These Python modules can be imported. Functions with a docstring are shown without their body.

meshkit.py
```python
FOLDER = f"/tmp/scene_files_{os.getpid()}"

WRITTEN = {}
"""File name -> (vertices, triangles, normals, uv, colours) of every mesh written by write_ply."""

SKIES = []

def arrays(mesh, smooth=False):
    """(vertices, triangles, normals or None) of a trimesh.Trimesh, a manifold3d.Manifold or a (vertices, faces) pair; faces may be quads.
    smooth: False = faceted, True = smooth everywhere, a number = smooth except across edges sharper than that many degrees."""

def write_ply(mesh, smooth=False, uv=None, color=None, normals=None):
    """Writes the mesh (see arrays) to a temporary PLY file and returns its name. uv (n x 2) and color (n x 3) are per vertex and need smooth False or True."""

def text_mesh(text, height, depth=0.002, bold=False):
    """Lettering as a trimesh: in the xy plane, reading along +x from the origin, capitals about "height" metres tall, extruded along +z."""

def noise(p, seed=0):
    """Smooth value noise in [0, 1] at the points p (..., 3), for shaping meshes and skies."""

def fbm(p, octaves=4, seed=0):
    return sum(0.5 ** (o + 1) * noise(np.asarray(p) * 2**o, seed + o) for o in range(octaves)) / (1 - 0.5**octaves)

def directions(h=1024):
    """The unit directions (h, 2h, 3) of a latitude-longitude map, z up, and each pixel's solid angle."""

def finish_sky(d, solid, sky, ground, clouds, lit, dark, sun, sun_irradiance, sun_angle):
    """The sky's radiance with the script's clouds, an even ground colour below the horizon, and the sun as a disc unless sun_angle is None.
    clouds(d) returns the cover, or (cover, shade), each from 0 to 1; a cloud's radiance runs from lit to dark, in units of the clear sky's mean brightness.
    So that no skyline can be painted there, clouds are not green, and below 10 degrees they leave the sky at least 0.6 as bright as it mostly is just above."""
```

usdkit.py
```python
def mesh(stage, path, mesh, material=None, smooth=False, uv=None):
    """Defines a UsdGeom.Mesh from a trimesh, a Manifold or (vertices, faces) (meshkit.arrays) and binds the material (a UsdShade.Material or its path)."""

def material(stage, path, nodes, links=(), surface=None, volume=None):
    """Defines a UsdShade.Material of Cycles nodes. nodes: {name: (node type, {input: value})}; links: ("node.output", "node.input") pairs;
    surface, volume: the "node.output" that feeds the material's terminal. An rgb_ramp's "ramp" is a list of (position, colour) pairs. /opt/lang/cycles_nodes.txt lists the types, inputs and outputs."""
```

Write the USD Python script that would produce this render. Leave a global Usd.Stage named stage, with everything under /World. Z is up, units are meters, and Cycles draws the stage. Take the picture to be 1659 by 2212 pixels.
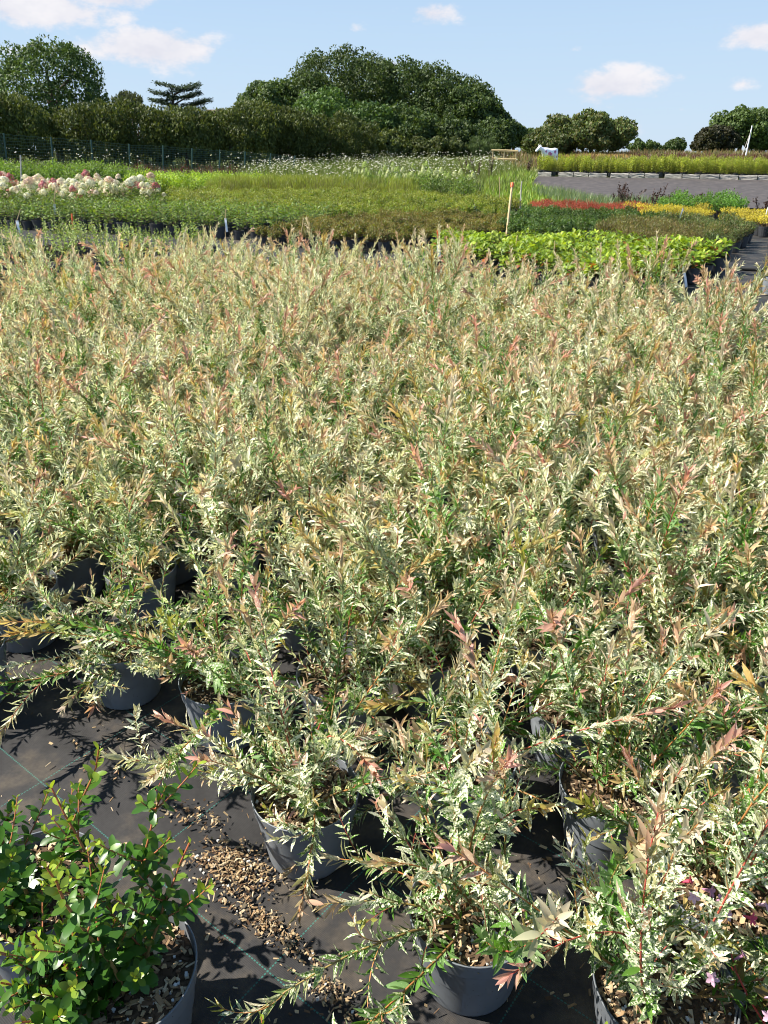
import math
import numpy as np
import trimesh
import manifold3d as m3
import usdkit
import meshkit
from pxr import Usd, UsdGeom, UsdLux, UsdShade, Gf, Sdf, Vt

stage = Usd.Stage.CreateInMemory()
UsdGeom.SetStageUpAxis(stage, UsdGeom.Tokens.z)
UsdGeom.SetStageMetersPerUnit(stage, 1.0)
UsdGeom.Xform.Define(stage, '/World')
T = Sdf.ValueTypeNames

# ------------------------------------------------------------------ camera, sky, sun
PITCH = 25.06
cam = UsdGeom.Camera.Define(stage, '/World/camera')
cam.CreateHorizontalApertureAttr(25.96)
cam.CreateFocalLengthAttr(26.0)
cam.CreateExposureAttr(1.4)
cam.AddTranslateOp().Set(Gf.Vec3d(0, 0, 1.6))
cam.AddRotateXOp().Set(90 - PITCH)

SUN = np.array([-1.0, 0.06, 0.0]) / math.hypot(1.0, 0.06)
SUN_EL = math.radians(47)
SUN_ROT = math.atan2(SUN[0], SUN[1])
sunv = np.array([SUN[0] * math.cos(SUN_EL), SUN[1] * math.cos(SUN_EL), math.sin(SUN_EL)])
sun = UsdLux.DistantLight.Define(stage, '/World/sun')
sun.CreateIntensityAttr(1.25)
sun.CreateAngleAttr(0.5)
sun.CreateNormalizeAttr(True)
sun.CreateColorAttr(Gf.Vec3f(1.0, 0.94, 0.82))
zx = Gf.Rotation(Gf.Vec3d(0, 0, 1), Gf.Vec3d(*map(float, sunv)))
sun.AddTransformOp().Set(Gf.Matrix4d(zx, Gf.Vec3d(0, 0, 30)))


def cloud_dir(u, v):
    p = math.radians(PITCH)
    x, y = (u - 829.5) / 1662, (1106 - v) / 1662
    d = np.array([x, math.cos(p) + y * math.sin(p), -math.sin(p) + y * math.cos(p)])
    return d / np.linalg.norm(d)


def sky_material():
    # thin summer cumulus: soft ellipses in the sky broken up by noise, and scattered noise cloud everywhere else
    clouds = [(330, 105, 140, 36, 1.0), (60, 20, 210, 32, .9), (250, 0, 120, 16, .85), (930, 30, 72, 22, .8), (770, 60, 34, 18, .4),
              (1320, 187, 118, 32, .95), (1640, 78, 78, 24, .85), (1605, 181, 34, 12, .5), (1360, 275, 44, 18, .65), (850, 140, 30, 11, .7),
              (1240, 106, 26, 9, .4), (15, 105, 60, 16, .45), (640, 160, 20, 26, .35), (1470, 236, 26, 9, .35), (1430, 170, 60, 12, .5)]
    n = {"sky": ("sky_texture", {"sky_type": "single_scattering", "sun_disc": False, "sun_elevation": SUN_EL, "sun_rotation": SUN_ROT,
                                 "altitude": 50.0, "air_density": 1.0, "aerosol_density": 0.35, "ozone_density": 2.0}),
         "g": ("geometry", {}), "bg": ("background_shader", {"strength": 0.05})}
    l = []
    n["nz"] = ("noise_texture", {"scale": 17.0, "detail": 9.0, "roughness": 0.60})
    n["st"] = ("mapping", {"scale": (1.0, 1.0, 1.9)})
    l += [("g.position", "st.vector"), ("st.vector", "nz.vector")]
    n["nzs"] = ("math", {"math_type": "multiply_add", "value2": 2.6, "value3": -1.3})
    l.append(("nz.fac", "nzs.value1"))
    prev = None
    for i, (u, v, a, b, s) in enumerate(clouds):
        c = cloud_dir(u, v)
        a, b = a / 1662 * .83 * 1.55, b / 1662 * .83 * 1.75
        n[f"m{i}"] = ("vector_math", {"math_type": "subtract", "vector2": tuple(c)})
        n[f"s{i}"] = ("vector_math", {"math_type": "multiply", "vector2": (1 / a, 1 / a, 1 / b)})
        n[f"l{i}"] = ("vector_math", {"math_type": "length"})
        n[f"a{i}"] = ("math", {"math_type": "subtract", "value1": 1.0})
        n[f"k{i}"] = ("math", {"math_type": "multiply", "value2": s, "use_clamp": True})
        l += [("g.position", f"m{i}.vector1"), (f"m{i}.vector", f"s{i}.vector1"), (f"s{i}.vector", f"l{i}.vector1"), (f"l{i}.value", f"a{i}.value2"), (f"a{i}.value", f"k{i}.value1")]
        if prev:
            n[f"x{i}"] = ("math", {"math_type": "maximum"})
            l += [(prev, f"x{i}.value1"), (f"k{i}.value", f"x{i}.value2")]
            prev = f"x{i}.value"
        else:
            prev = f"k{i}.value"
    # cover = smoothstep(blob * 1.6 + noise*0.55*...)
    n["cv"] = ("math", {"math_type": "multiply_add", "value2": 0.72})
    n["bl"] = ("math", {"math_type": "multiply", "value2": 1.15})
    l += [(prev, "bl.value1"), ("nzs.value", "cv.value1"), ("bl.value", "cv.value3")]
    n["gate"] = ("map_range", {"range_type": "smoothstep", "from_min": 0.28, "from_max": 0.72, "to_min": 0.0, "to_max": 0.95, "clamp": True})
    l.append(("cv.value", "gate.value"))
    n["on"] = ("map_range", {"range_type": "smoothstep", "from_min": 0.0, "from_max": 0.25, "to_min": 0.0, "to_max": 1.0, "clamp": True})
    l.append((prev, "on.value"))
    n["cover"] = ("math", {"math_type": "multiply", "use_clamp": True})
    l += [("gate.result", "cover.value1"), ("on.result", "cover.value2")]
    # pale summer haze thickening evenly toward the horizon, all the way round
    n["xyz"] = ("separate_xyz", {})
    l.append(("g.position", "xyz.vector"))
    n["hz"] = ("map_range", {"range_type": "smoothstep", "from_min": -0.03, "from_max": 0.45, "to_min": 0.90, "to_max": 0.70, "clamp": True})
    l.append(("xyz.z", "hz.value"))
    n["hzc"] = ("rgb_ramp", {"ramp": [(0.0, (4.7, 5.9, 7.3)), (0.12, (4.2, 5.6, 7.3)), (0.4, (2.5, 4.45, 7.3)), (1.0, (2.0, 3.7, 6.6))]})
    l.append(("xyz.z", "hzc.fac"))
    n["haze"] = ("mix", {})
    l.append(("hzc.color", "haze.color2"))
    l += [("hz.result", "haze.fac"), ("sky.color", "haze.color1")]
    n["cs"] = ("rgb_ramp", {"ramp": [(.35, (6.0, 6.0, 6.6)), (.62, (7.1, 6.95, 7.2))]})
    n["mixc"] = ("mix", {})
    l += [("nz.fac", "cs.fac"), ("cs.color", "mixc.color2")]
    l += [("cover.value", "mixc.fac"), ("haze.color", "mixc.color1"), ("mixc.color", "bg.color")]
    return usdkit.material(stage, '/World/Looks/sky', n, l, surface="bg.background")


UsdGeom.Scope.Define(stage, '/World/Looks')
dome = UsdLux.DomeLight.Define(stage, '/World/sky')
UsdShade.MaterialBindingAPI.Apply(dome.GetPrim()).Bind(sky_material())
dome.GetPrim().SetCustomDataByKey('label', 'pale blue summer sky with a few soft clouds')
dome.GetPrim().SetCustomDataByKey('kind', 'structure')

R0 = np.random.default_rng(7)

# ------------------------------------------------------------------ helpers
_used = {}


def numbered(parent, name):
    k = (parent, name)
    i = _used.get(k, -1) + 1
    _used[k] = i
    return f"{parent}/{name}" + (f"_{i:03d}" if i else "")


def tag(prim, label=None, cat=None, group=None, kind=None):
    for k, v in (('label', label), ('category', cat), ('group', group), ('kind', kind)):
        if v:
            prim.SetCustomDataByKey(k, v)
    return prim


def place(x, loc, rot=(0, 0, 0), sc=1.0):
    if np.ndim(sc) == 0:
        sc = (sc, sc, sc)
    x.AddTranslateOp().Set(Gf.Vec3d(*map(float, loc)))
    x.AddRotateXYZOp().Set(Gf.Vec3f(*map(float, rot)))
    x.AddScaleOp().Set(Gf.Vec3f(*map(float, sc)))


def thing(name, label, cat, loc=(0, 0, 0), rot=(0, 0, 0), sc=1.0, group=None, kind=None):
    p = numbered('/World', name)
    x = UsdGeom.Xform.Define(stage, p)
    place(x, loc, rot, sc)
    tag(x.GetPrim(), label, cat, group, kind)
    return p


def copy(root, loc, rot=(0, 0, 0), sc=1.0, label=None, group=None, cat=None):
    name = root.rsplit('/', 1)[1]
    while name[-4:-3] == '_' and name[-3:].isdigit():
        name = name[:-4]
    was = stage.GetPrimAtPath(root).GetCustomData()
    p = thing(name, label or was.get('label'), cat or was.get('category'), loc, rot, sc, group or was.get('group'))
    prim = stage.GetPrimAtPath(p)
    prim.GetReferences().AddInternalReference(root)
    prim.SetInstanceable(True)
    return p


def geo(parent, name, vf, mat, col=None, var=None, smooth=False, label=None, cat=None, group=None, kind=None):
    v, f = vf
    v, f = np.asarray(v, float), np.asarray(f, int)
    if f.shape[1] == 4:
        f = np.vstack([f[:, [0, 1, 2]], f[:, [0, 2, 3]]])
    p = numbered(parent, name)
    m = UsdGeom.Mesh.Define(stage, p)
    m.CreatePointsAttr(Vt.Vec3fArray.FromNumpy(np.ascontiguousarray(v, np.float32)))
    m.CreateFaceVertexCountsAttr(Vt.IntArray.FromNumpy(np.full(len(f), 3, np.int32)))
    m.CreateFaceVertexIndicesAttr(Vt.IntArray.FromNumpy(np.ascontiguousarray(f, np.int32).ravel()))
    m.CreateSubdivisionSchemeAttr("none")
    if smooth:
        n = np.zeros_like(v)
        fn = np.cross(v[f[:, 1]] - v[f[:, 0]], v[f[:, 2]] - v[f[:, 0]])
        for k in range(3):
            np.add.at(n, f[:, k], fn)
        n /= np.linalg.norm(n, axis=1, keepdims=True) + 1e-12
        m.CreateNormalsAttr(Vt.Vec3fArray.FromNumpy(n.astype(np.float32)))
        m.SetNormalsInterpolation("vertex")
    if col is not None:
        c = np.broadcast_to(np.asarray(col, np.float32), (len(v), 3))
        UsdGeom.PrimvarsAPI(m).CreatePrimvar("col", T.Color3fArray, "vertex").Set(Vt.Vec3fArray.FromNumpy(np.ascontiguousarray(c, np.float32)))
    if var is not None:
        c = np.broadcast_to(np.asarray(var, np.float32), (len(v),))
        UsdGeom.PrimvarsAPI(m).CreatePrimvar("mottle", T.FloatArray, "vertex").Set(Vt.FloatArray.FromNumpy(np.ascontiguousarray(c, np.float32)))
    UsdShade.MaterialBindingAPI.Apply(m.GetPrim()).Bind(mat)
    tag(m.GetPrim(), label, cat, group, kind)
    return p


def tm(t):
    return np.array(t.vertices), np.array(t.faces)


def join(parts):
    vs, fs, n = [], [], 0
    for v, f in parts:
        f = np.asarray(f)
        if f.shape[1] == 4:
            f = np.vstack([f[:, [0, 1, 2]], f[:, [0, 2, 3]]])
        vs.append(v)
        fs.append(f + n)
        n += len(v)
    return np.vstack(vs), np.vstack(fs)


def unit(a):
    return a / (np.linalg.norm(a, axis=-1, keepdims=True) + 1e-12)


def leaves(P, D, N, L, W, curl=0.15, fold=0.3, seg=2, shape='lance'):
    """n leaf blades as one vertex/face pair; the k vertices of a leaf follow each other."""
    P, D, N = np.asarray(P, float), unit(np.asarray(D, float)), np.asarray(N, float)
    n = len(P)
    L, W = np.broadcast_to(L, n)[:, None], np.broadcast_to(W, n)[:, None] / 2
    curl = np.broadcast_to(curl, n)[:, None]
    fold = np.broadcast_to(fold, n)[:, None]
    B = unit(np.cross(D, N))
    N = np.cross(B, D)
    if seg == 1:
        m = P + D * L * .48
        v = np.stack([P, m - B * W + N * W * fold, m + B * W + N * W * fold, P + D * L - N * curl * L], 1)
        t = np.array([[0, 2, 1], [1, 2, 3]])
    else:
        if seg == 2:
            st = [(.30, .92), (.66, .80)] if shape == 'lance' else [(.38, .8), (.72, .95)]
        else:
            st = [(.18, .5), (.42, .92), (.66, 1.0), (.86, .66)] if shape == 'ovate' else [(.18, .66), (.42, 1.0), (.66, .88), (.86, .46)]
        pts = [P]
        for s, w in st:
            c = P + D * L * s - N * curl * L * s * s
            pts += [c - B * W * w + N * W * fold * w, c, c + B * W * w + N * W * fold * w]
        pts.append(P + D * L - N * curl * L)
        v = np.stack(pts, 1)
        t, k = [[0, 2, 1], [0, 3, 2]], len(st)
        for i in range(k - 1):
            a, b = 1 + 3 * i, 4 + 3 * i
            t += [[a, a + 1, b], [a + 1, b + 1, b], [a + 1, a + 2, b + 1], [a + 2, b + 2, b + 1]]
        a = 1 + 3 * (k - 1)
        t += [[a, a + 1, a + 3], [a + 1, a + 2, a + 3]]
        t = np.array(t)
    k = v.shape[1]
    f = (t[None] + (np.arange(n) * k)[:, None, None]).reshape(-1, 3)
    return v.reshape(-1, 3), f, k


def tubes(PT, R, sides=4):
    PT, R = np.asarray(PT, float), np.asarray(R, float)
    n, k, _ = PT.shape
    t = unit(np.gradient(PT, axis=1))
    ref = np.where(np.abs(t[..., 2:]) < 0.9, [0, 0, 1.0], [1.0, 0, 0])
    a = unit(np.cross(t, ref))
    b = np.cross(t, a)
    ang = np.arange(sides) * 2 * math.pi / sides
    v = PT[:, :, None] + R[:, :, None, None] * (np.cos(ang)[:, None] * a[:, :, None] + np.sin(ang)[:, None] * b[:, :, None])
    i, j, s = np.meshgrid(np.arange(n), np.arange(k - 1), np.arange(sides), indexing='ij')
    base = i * k * sides + j * sides
    q = np.stack([base + s, base + (s + 1) % sides, base + sides + (s + 1) % sides, base + sides + s], -1).reshape(-1, 4)
    return v.reshape(-1, 3), np.vstack([q[:, [0, 1, 2]], q[:, [0, 2, 3]]])


def revolve(profile, sides):
    pr = np.asarray(profile, float)
    ang = np.arange(sides) * 2 * math.pi / sides
    v = np.stack([pr[:, None, 0] * np.cos(ang), pr[:, None, 0] * np.sin(ang), np.broadcast_to(pr[:, None, 1], (len(pr), sides))], -1)
    i, s = np.meshgrid(np.arange(len(pr) - 1), np.arange(sides), indexing='ij')
    q = np.stack([i * sides + s, i * sides + (s + 1) % sides, (i + 1) * sides + (s + 1) % sides, (i + 1) * sides + s], -1).reshape(-1, 4)
    return v.reshape(-1, 3), q


def boxes(C, S, rng, flat=0.3, az=None):
    """little chips: boxes with slightly skewed corners, random heading"""
    n = len(C)
    base = np.array([[x, y, z] for x in (-.5, .5) for y in (-.5, .5) for z in (-.5, .5)])
    v = base[None] * S[:, None, :] * rng.uniform(.75, 1.2, (n, 8, 3))
    az = rng.uniform(0, 2 * math.pi, n) if az is None else az
    ti, ro = rng.normal(0, flat, n), rng.normal(0, flat, n)
    ca, sa = np.cos(az), np.sin(az)
    v[..., 2] += v[..., 0] * np.tan(np.clip(ti, -1, 1))[:, None] + v[..., 1] * np.tan(np.clip(ro, -1, 1))[:, None]
    x, y = v[..., 0] * ca[:, None] - v[..., 1] * sa[:, None], v[..., 0] * sa[:, None] + v[..., 1] * ca[:, None]
    v = np.stack([x, y, v[..., 2]], -1) + C[:, None]
    q = np.array([[0, 1, 3, 2], [4, 6, 7, 5], [0, 4, 5, 1], [2, 3, 7, 6], [0, 2, 6, 4], [1, 5, 7, 3]])
    f = np.vstack([q[:, [0, 1, 2]], q[:, [0, 2, 3]]])
    return v.reshape(-1, 3), (f[None] + (np.arange(n) * 8)[:, None, None]).reshape(-1, 3), 8


def box(lo, hi):
    return tm(trimesh.creation.box(bounds=[lo, hi]))


def sstep(a, b, x):
    t = np.clip((x - a) / (b - a), 0, 1)
    return t * t * (3 - 2 * t)


def ground_z(x, y):
    x, y = np.asarray(x, float), np.asarray(y, float)
    return 1.35 * sstep(36, 95, y) + 0.45 * sstep(8, 30, -x) * sstep(30, 55, y)


def inside(poly, pts):
    poly = np.asarray(poly, float)
    x, y = pts[:, 0], pts[:, 1]
    r = np.zeros(len(pts), bool)
    for (x0, y0), (x1, y1) in zip(poly, np.roll(poly, -1, 0)):
        c = ((y0 > y) != (y1 > y)) & (x < (x1 - x0) * (y - y0) / (y1 - y0 + 1e-12) + x0)
        r ^= c
    return r


AX, BX = np.array([.79, -.613]), np.array([.613, .79])     # the nursery's row directions


def lattice(poly, sa, sb, jit, rng, ax=AX, bx=BX):
    p = np.asarray(poly, float)
    c = p.mean(0)
    q = (p - c) @ np.stack([ax, bx], 1)
    ia = np.arange(math.floor(q[:, 0].min() / sa) - 1, math.ceil(q[:, 0].max() / sa) + 2)
    ib = np.arange(math.floor(q[:, 1].min() / sb) - 1, math.ceil(q[:, 1].max() / sb) + 2)
    A, B = np.meshgrid(ia, ib, indexing='ij')
    a = (A + .5 * (B % 2)) * sa
    pts = c + a.reshape(-1, 1) * ax + (B * sb).reshape(-1, 1) * bx
    pts = pts[inside(poly, pts)]
    return pts + rng.normal(0, jit, pts.shape)


# ------------------------------------------------------------------ materials
def mat(name, nodes, links, surface="p.BSDF", volume=None):
    return usdkit.material(stage, f'/World/Looks/{name}', nodes, links, surface=surface, volume=volume)


def plain(name, col, rough=.6, spec=.4, vary=.15, scale=20., bump=0., metallic=0.):
    n = {"g": ("geometry", {}), "nz": ("noise_texture", {"scale": scale, "detail": 4.0}),
         "r": ("rgb_ramp", {"ramp": [(.25, tuple(np.array(col) * (1 - vary))), (.75, tuple(np.array(col) * (1 + vary)))]}),
         "p": ("principled_bsdf", {"roughness": rough, "specular_ior_level": spec, "metallic": metallic})}
    l = [("g.position", "nz.vector"), ("nz.fac", "r.fac"), ("r.color", "p.base_color")]
    if bump:
        n["b"] = ("bump", {"strength": bump, "distance": .01})
        l += [("nz.fac", "b.height"), ("b.normal", "p.normal")]
    return mat(name, n, l)


def leaf_mat(name, rough=.5, spec=.35, trans=.35, vary=.25, tint=1.35, coat=0.):
    """colour from the mesh (per leaf), a slow variation per plant, light through the blade"""
    n = {"a": ("attribute", {"attribute": "col"}), "o": ("object_info", {}), "g": ("geometry", {}),
         "mr": ("map_range", {"from_min": 0., "from_max": 1., "to_min": 1 - vary, "to_max": 1 + vary}),
         "mr2": ("map_range", {"from_min": 0., "from_max": 1., "to_min": 1 - vary, "to_max": 1 + vary}),
         "mm": ("math", {"math_type": "multiply"}), "sc": ("vector_math", {"math_type": "scale"}),
         "p": ("principled_bsdf", {"roughness": rough, "specular_ior_level": spec, "coat_weight": coat, "coat_roughness": .15}),
         "tc": ("vector_math", {"math_type": "multiply", "vector2": (tint, tint * .98, .55)}),
         "t": ("translucent_bsdf", {}), "mx": ("mix_closure", {"fac": trans})}
    l = [("o.random", "mr.value"), ("g.random_per_island", "mr2.value"), ("mr.result", "mm.value1"), ("mr2.result", "mm.value2"),
         ("a.color", "sc.vector1"), ("mm.value", "sc.scale"), ("sc.vector", "p.base_color"), ("sc.vector", "tc.vector1"), ("tc.vector", "t.color"),
         ("p.BSDF", "mx.closure1"), ("t.BSDF", "mx.closure2")]
    return mat(name, n, l, surface="mx.closure")


def willow_mat():
    n = {"a": ("attribute", {"attribute": "col"}), "v": ("attribute", {"attribute": "mottle"}), "g": ("geometry", {}),
         "nz": ("noise_texture", {"scale": 260., "detail": 2.0, "roughness": .55}),
         "inv": ("math", {"math_type": "subtract"}), "o": ("object_info", {}), "om": ("map_range", {"to_min": .88, "to_max": 1.0}), "ob": ("map_range", {"to_min": .85, "to_max": 1.15}), "sc2": ("vector_math", {"math_type": "scale"}),
         "th": ("math", {"math_type": "subtract"}),
         "ss": ("map_range", {"range_type": "smoothstep", "from_min": -.07, "from_max": .09, "clamp": True}),
         "mr2": ("map_range", {"to_min": .78, "to_max": 1.22}),
         "sc": ("vector_math", {"math_type": "scale"}),
         "cr": ("mix", {"color2": (.82, .81, .62)}),
         "p": ("principled_bsdf", {"roughness": .55, "specular_ior_level": .3}),
         "tc": ("vector_math", {"math_type": "multiply", "vector2": (1.06, 1.08, .70)}),
         "t": ("translucent_bsdf", {}), "mx": ("mix_closure", {"fac": .42})}
    l = [("g.position", "nz.vector"), ("o.random", "om.value"), ("om.result", "inv.value1"), ("v.fac", "inv.value2"), ("nz.fac", "th.value1"), ("inv.value", "th.value2"), ("th.value", "ss.value"),
         ("g.random_per_island", "mr2.value"), ("o.random", "ob.value"), ("a.color", "sc2.vector1"), ("ob.result", "sc2.scale"), ("sc2.vector", "sc.vector1"), ("mr2.result", "sc.scale"), ("sc.vector", "cr.color1"), ("ss.result", "cr.fac"),
         ("cr.color", "p.base_color"), ("cr.color", "tc.vector1"), ("tc.vector", "t.color"), ("p.BSDF", "mx.closure1"), ("t.BSDF", "mx.closure2")]
    return mat('willow_leaf', n, l, surface="mx.closure")


M = {}
M['willow_leaf'] = willow_mat()
M['leaf'] = leaf_mat('leaf')
M['tree_leaf'] = leaf_mat('tree_leaf', rough=.55, spec=.25, trans=.30, vary=.22, tint=1.2)
M['gloss_leaf'] = leaf_mat('gloss_leaf', rough=.34, spec=.40, trans=.30, vary=.2)
M['petal'] = leaf_mat('petal', rough=.7, spec=.2, trans=.3, vary=.1, tint=1.0)
n_ = {"a": ("attribute", {"attribute": "col"}), "g": ("geometry", {}), "mr": ("map_range", {"to_min": .6, "to_max": 1.4}), "sc": ("vector_math", {"math_type": "scale"}),
      "p": ("principled_bsdf", {"roughness": .85, "specular_ior_level": .2})}
M['chips'] = mat('chips', n_, [("g.random_per_island", "mr.value"), ("a.color", "sc.vector1"), ("mr.result", "sc.scale"), ("sc.vector", "p.base_color")])
n_ = {"a": ("attribute", {"attribute": "col"}), "p": ("principled_bsdf", {"roughness": .55, "specular_ior_level": .35})}
M['stem'] = mat('stem', n_, [("a.color", "p.base_color")])


def pot_mat(name, col):
    # moulded plastic: slight scuffs, dust near the base, splashes of dried compost
    n = {"g": ("geometry", {}), "nz": ("noise_texture", {"scale": 14., "detail": 5., "roughness": .65}),
         "r": ("rgb_ramp", {"ramp": [(.3, tuple(np.array(col) * .85)), (.62, tuple(np.array(col) * 1.1)), (.78, (.17, .15, .125))]}),
         "sp": ("noise_texture", {"scale": 210., "detail": 1.}), "spr": ("rgb_ramp", {"ramp": [(.72, (0, 0, 0)), (.76, (1, 1, 1))]}),
         "mx": ("mix", {"color2": (.05, .04, .03)}), "o": ("object_info", {}), "om": ("map_range", {"to_min": .8, "to_max": 1.2}), "sc": ("vector_math", {"math_type": "scale"}),
         "rr": ("map_range", {"to_min": .36, "to_max": .6}), "p": ("principled_bsdf", {"specular_ior_level": .45})}
    l = [("g.position", "nz.vector"), ("g.position", "sp.vector"), ("nz.fac", "r.fac"), ("sp.fac", "spr.fac"), ("spr.color", "mx.fac"), ("r.color", "mx.color1"),
         ("o.random", "om.value"), ("mx.color", "sc.vector1"), ("om.result", "sc.scale"), ("sc.vector", "p.base_color"), ("nz.fac", "rr.value"), ("rr.result", "p.roughness")]
    return mat(name, n, l)


M['pot'] = pot_mat('grey_pot', (.135, .148, .168))
M['blackpot'] = pot_mat('black_pot', (.026, .028, .032))
M['compost'] = plain('compost', (.075, .05, .032), rough=.95, spec=.1, vary=.6, scale=90., bump=.6)
M['bark'] = plain('bark', (.085, .065, .05), rough=.9, spec=.1, vary=.4, scale=9., bump=.5)
M['cane'] = plain('cane', (.42, .31, .16), rough=.6, vary=.25, scale=30.)
M['white_plastic'] = plain('white_plastic', (.78, .79, .82), rough=.4, vary=.05)
M['orange_plastic'] = plain('orange_plastic', (.62, .12, .04), rough=.45, vary=.1)
M['pipe'] = plain('pipe', (.02, .02, .02), rough=.5, vary=.2)
M['concrete'] = plain('concrete', (.30, .28, .25), rough=.9, vary=.25, scale=8., bump=.3)
M['pale_timber'] = plain('pale_timber', (.50, .38, .20), rough=.75, vary=.2, scale=12.)
M['green_steel'] = plain('green_steel', (.02, .055, .05), rough=.45, vary=.15)
M['grey_wood'] = plain('grey_wood', (.35, .33, .30), rough=.8, vary=.2, scale=12.)
M['brick'] = plain('chimney_brick', (.16, .10, .08), rough=.9, vary=.3, scale=10.)
M['roof_tile'] = plain('roof_tile', (.12, .07, .055), rough=.85, vary=.3, scale=10.)


def membrane_mat(name, col, dirt, lines):
    """woven polypropylene: fine weave, dust, and the teal marker threads in a grid"""
    n = {"g": ("geometry", {}), "mp": ("mapping", {"rotation": (0, 0, -math.atan2(AX[1], AX[0]))}), "x": ("separate_xyz", {}),
         "nz": ("noise_texture", {"scale": 3.2, "detail": 7., "roughness": .65}), "nf": ("noise_texture", {"scale": 120., "detail": 2.}),
         "r": ("rgb_ramp", {"ramp": [(.36, tuple(np.array(col) * .85)), (.50, tuple(np.array(col) * 1.15)), (.66, dirt)]}),
         "rf": ("map_range", {"to_min": .75, "to_max": 1.25}), "sc": ("vector_math", {"math_type": "scale"}),
         "wv": ("wave_texture", {"scale": 100., "bands_direction": "x", "distortion": .5}), "wv2": ("wave_texture", {"scale": 80., "bands_direction": "y", "distortion": .5}),
         "wm": ("math", {"math_type": "multiply"}), "bp": ("bump", {"strength": .2, "distance": .002}),
         "n2": ("noise_texture", {"scale": 5., "detail": 3.}), "b2": ("bump", {"strength": .8, "distance": .02}),
         "p": ("principled_bsdf", {"roughness": .7, "specular_ior_level": .18})}
    l = [("g.position", "mp.vector"), ("mp.vector", "x.vector"), ("g.position", "nz.vector"), ("g.position", "nf.vector"), ("nz.fac", "r.fac"), ("nf.fac", "rf.value"),
         ("r.color", "sc.vector1"), ("rf.result", "sc.scale"), ("mp.vector", "wv.vector"), ("mp.vector", "wv2.vector"), ("wv.fac", "wm.value1"), ("wv2.fac", "wm.value2"),
         ("wm.value", "bp.height"), ("g.position", "n2.vector"), ("n2.fac", "b2.height"), ("b2.normal", "bp.normal"), ("bp.normal", "p.normal")]
    if lines:
        def line(tagname, src, other, period, off, dash):
            n[tagname + "o"] = ("math", {"math_type": "add", "value2": off})
            n[tagname + "m"] = ("math", {"math_type": "pingpong", "value2": period / 2})
            n[tagname + "c"] = ("math", {"math_type": "less_than", "value2": .0017})
            n[tagname + "d"] = ("math", {"math_type": "pingpong", "value2": dash})
            n[tagname + "e"] = ("math", {"math_type": "greater_than", "value2": dash * .35})
            n[tagname + "f"] = ("math", {"math_type": "multiply"})
            l.extend([(src, tagname + "o.value1"), (tagname + "o.value", tagname + "m.value1"), (tagname + "m.value", tagname + "c.value1"),
                      (other, tagname + "d.value1"), (tagname + "d.value", tagname + "e.value1"), (tagname + "c.value", tagname + "f.value1"), (tagname + "e.value", tagname + "f.value2")])
            return tagname + "f.value"
        a = line("la", "x.y", "x.x", .33, 10 * .33 - .04, .004)
        b = line("lb", "x.x", "x.y", .45, 20 * .45 + .86, .004)
        n["lm"] = ("math", {"math_type": "maximum"})
        n["lf"] = ("math", {"math_type": "multiply", "value2": .42})
        n["lx"] = ("mix", {"color2": (.03, .20, .17)})
        l += [(a, "lm.value1"), (b, "lm.value2"), ("lm.value", "lf.value1"), ("lf.value", "lx.fac"), ("sc.vector", "lx.color1"), ("lx.color", "p.base_color")]
    else:
        l.append(("sc.vector", "p.base_color"))
    return mat(name, n, l)


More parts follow.
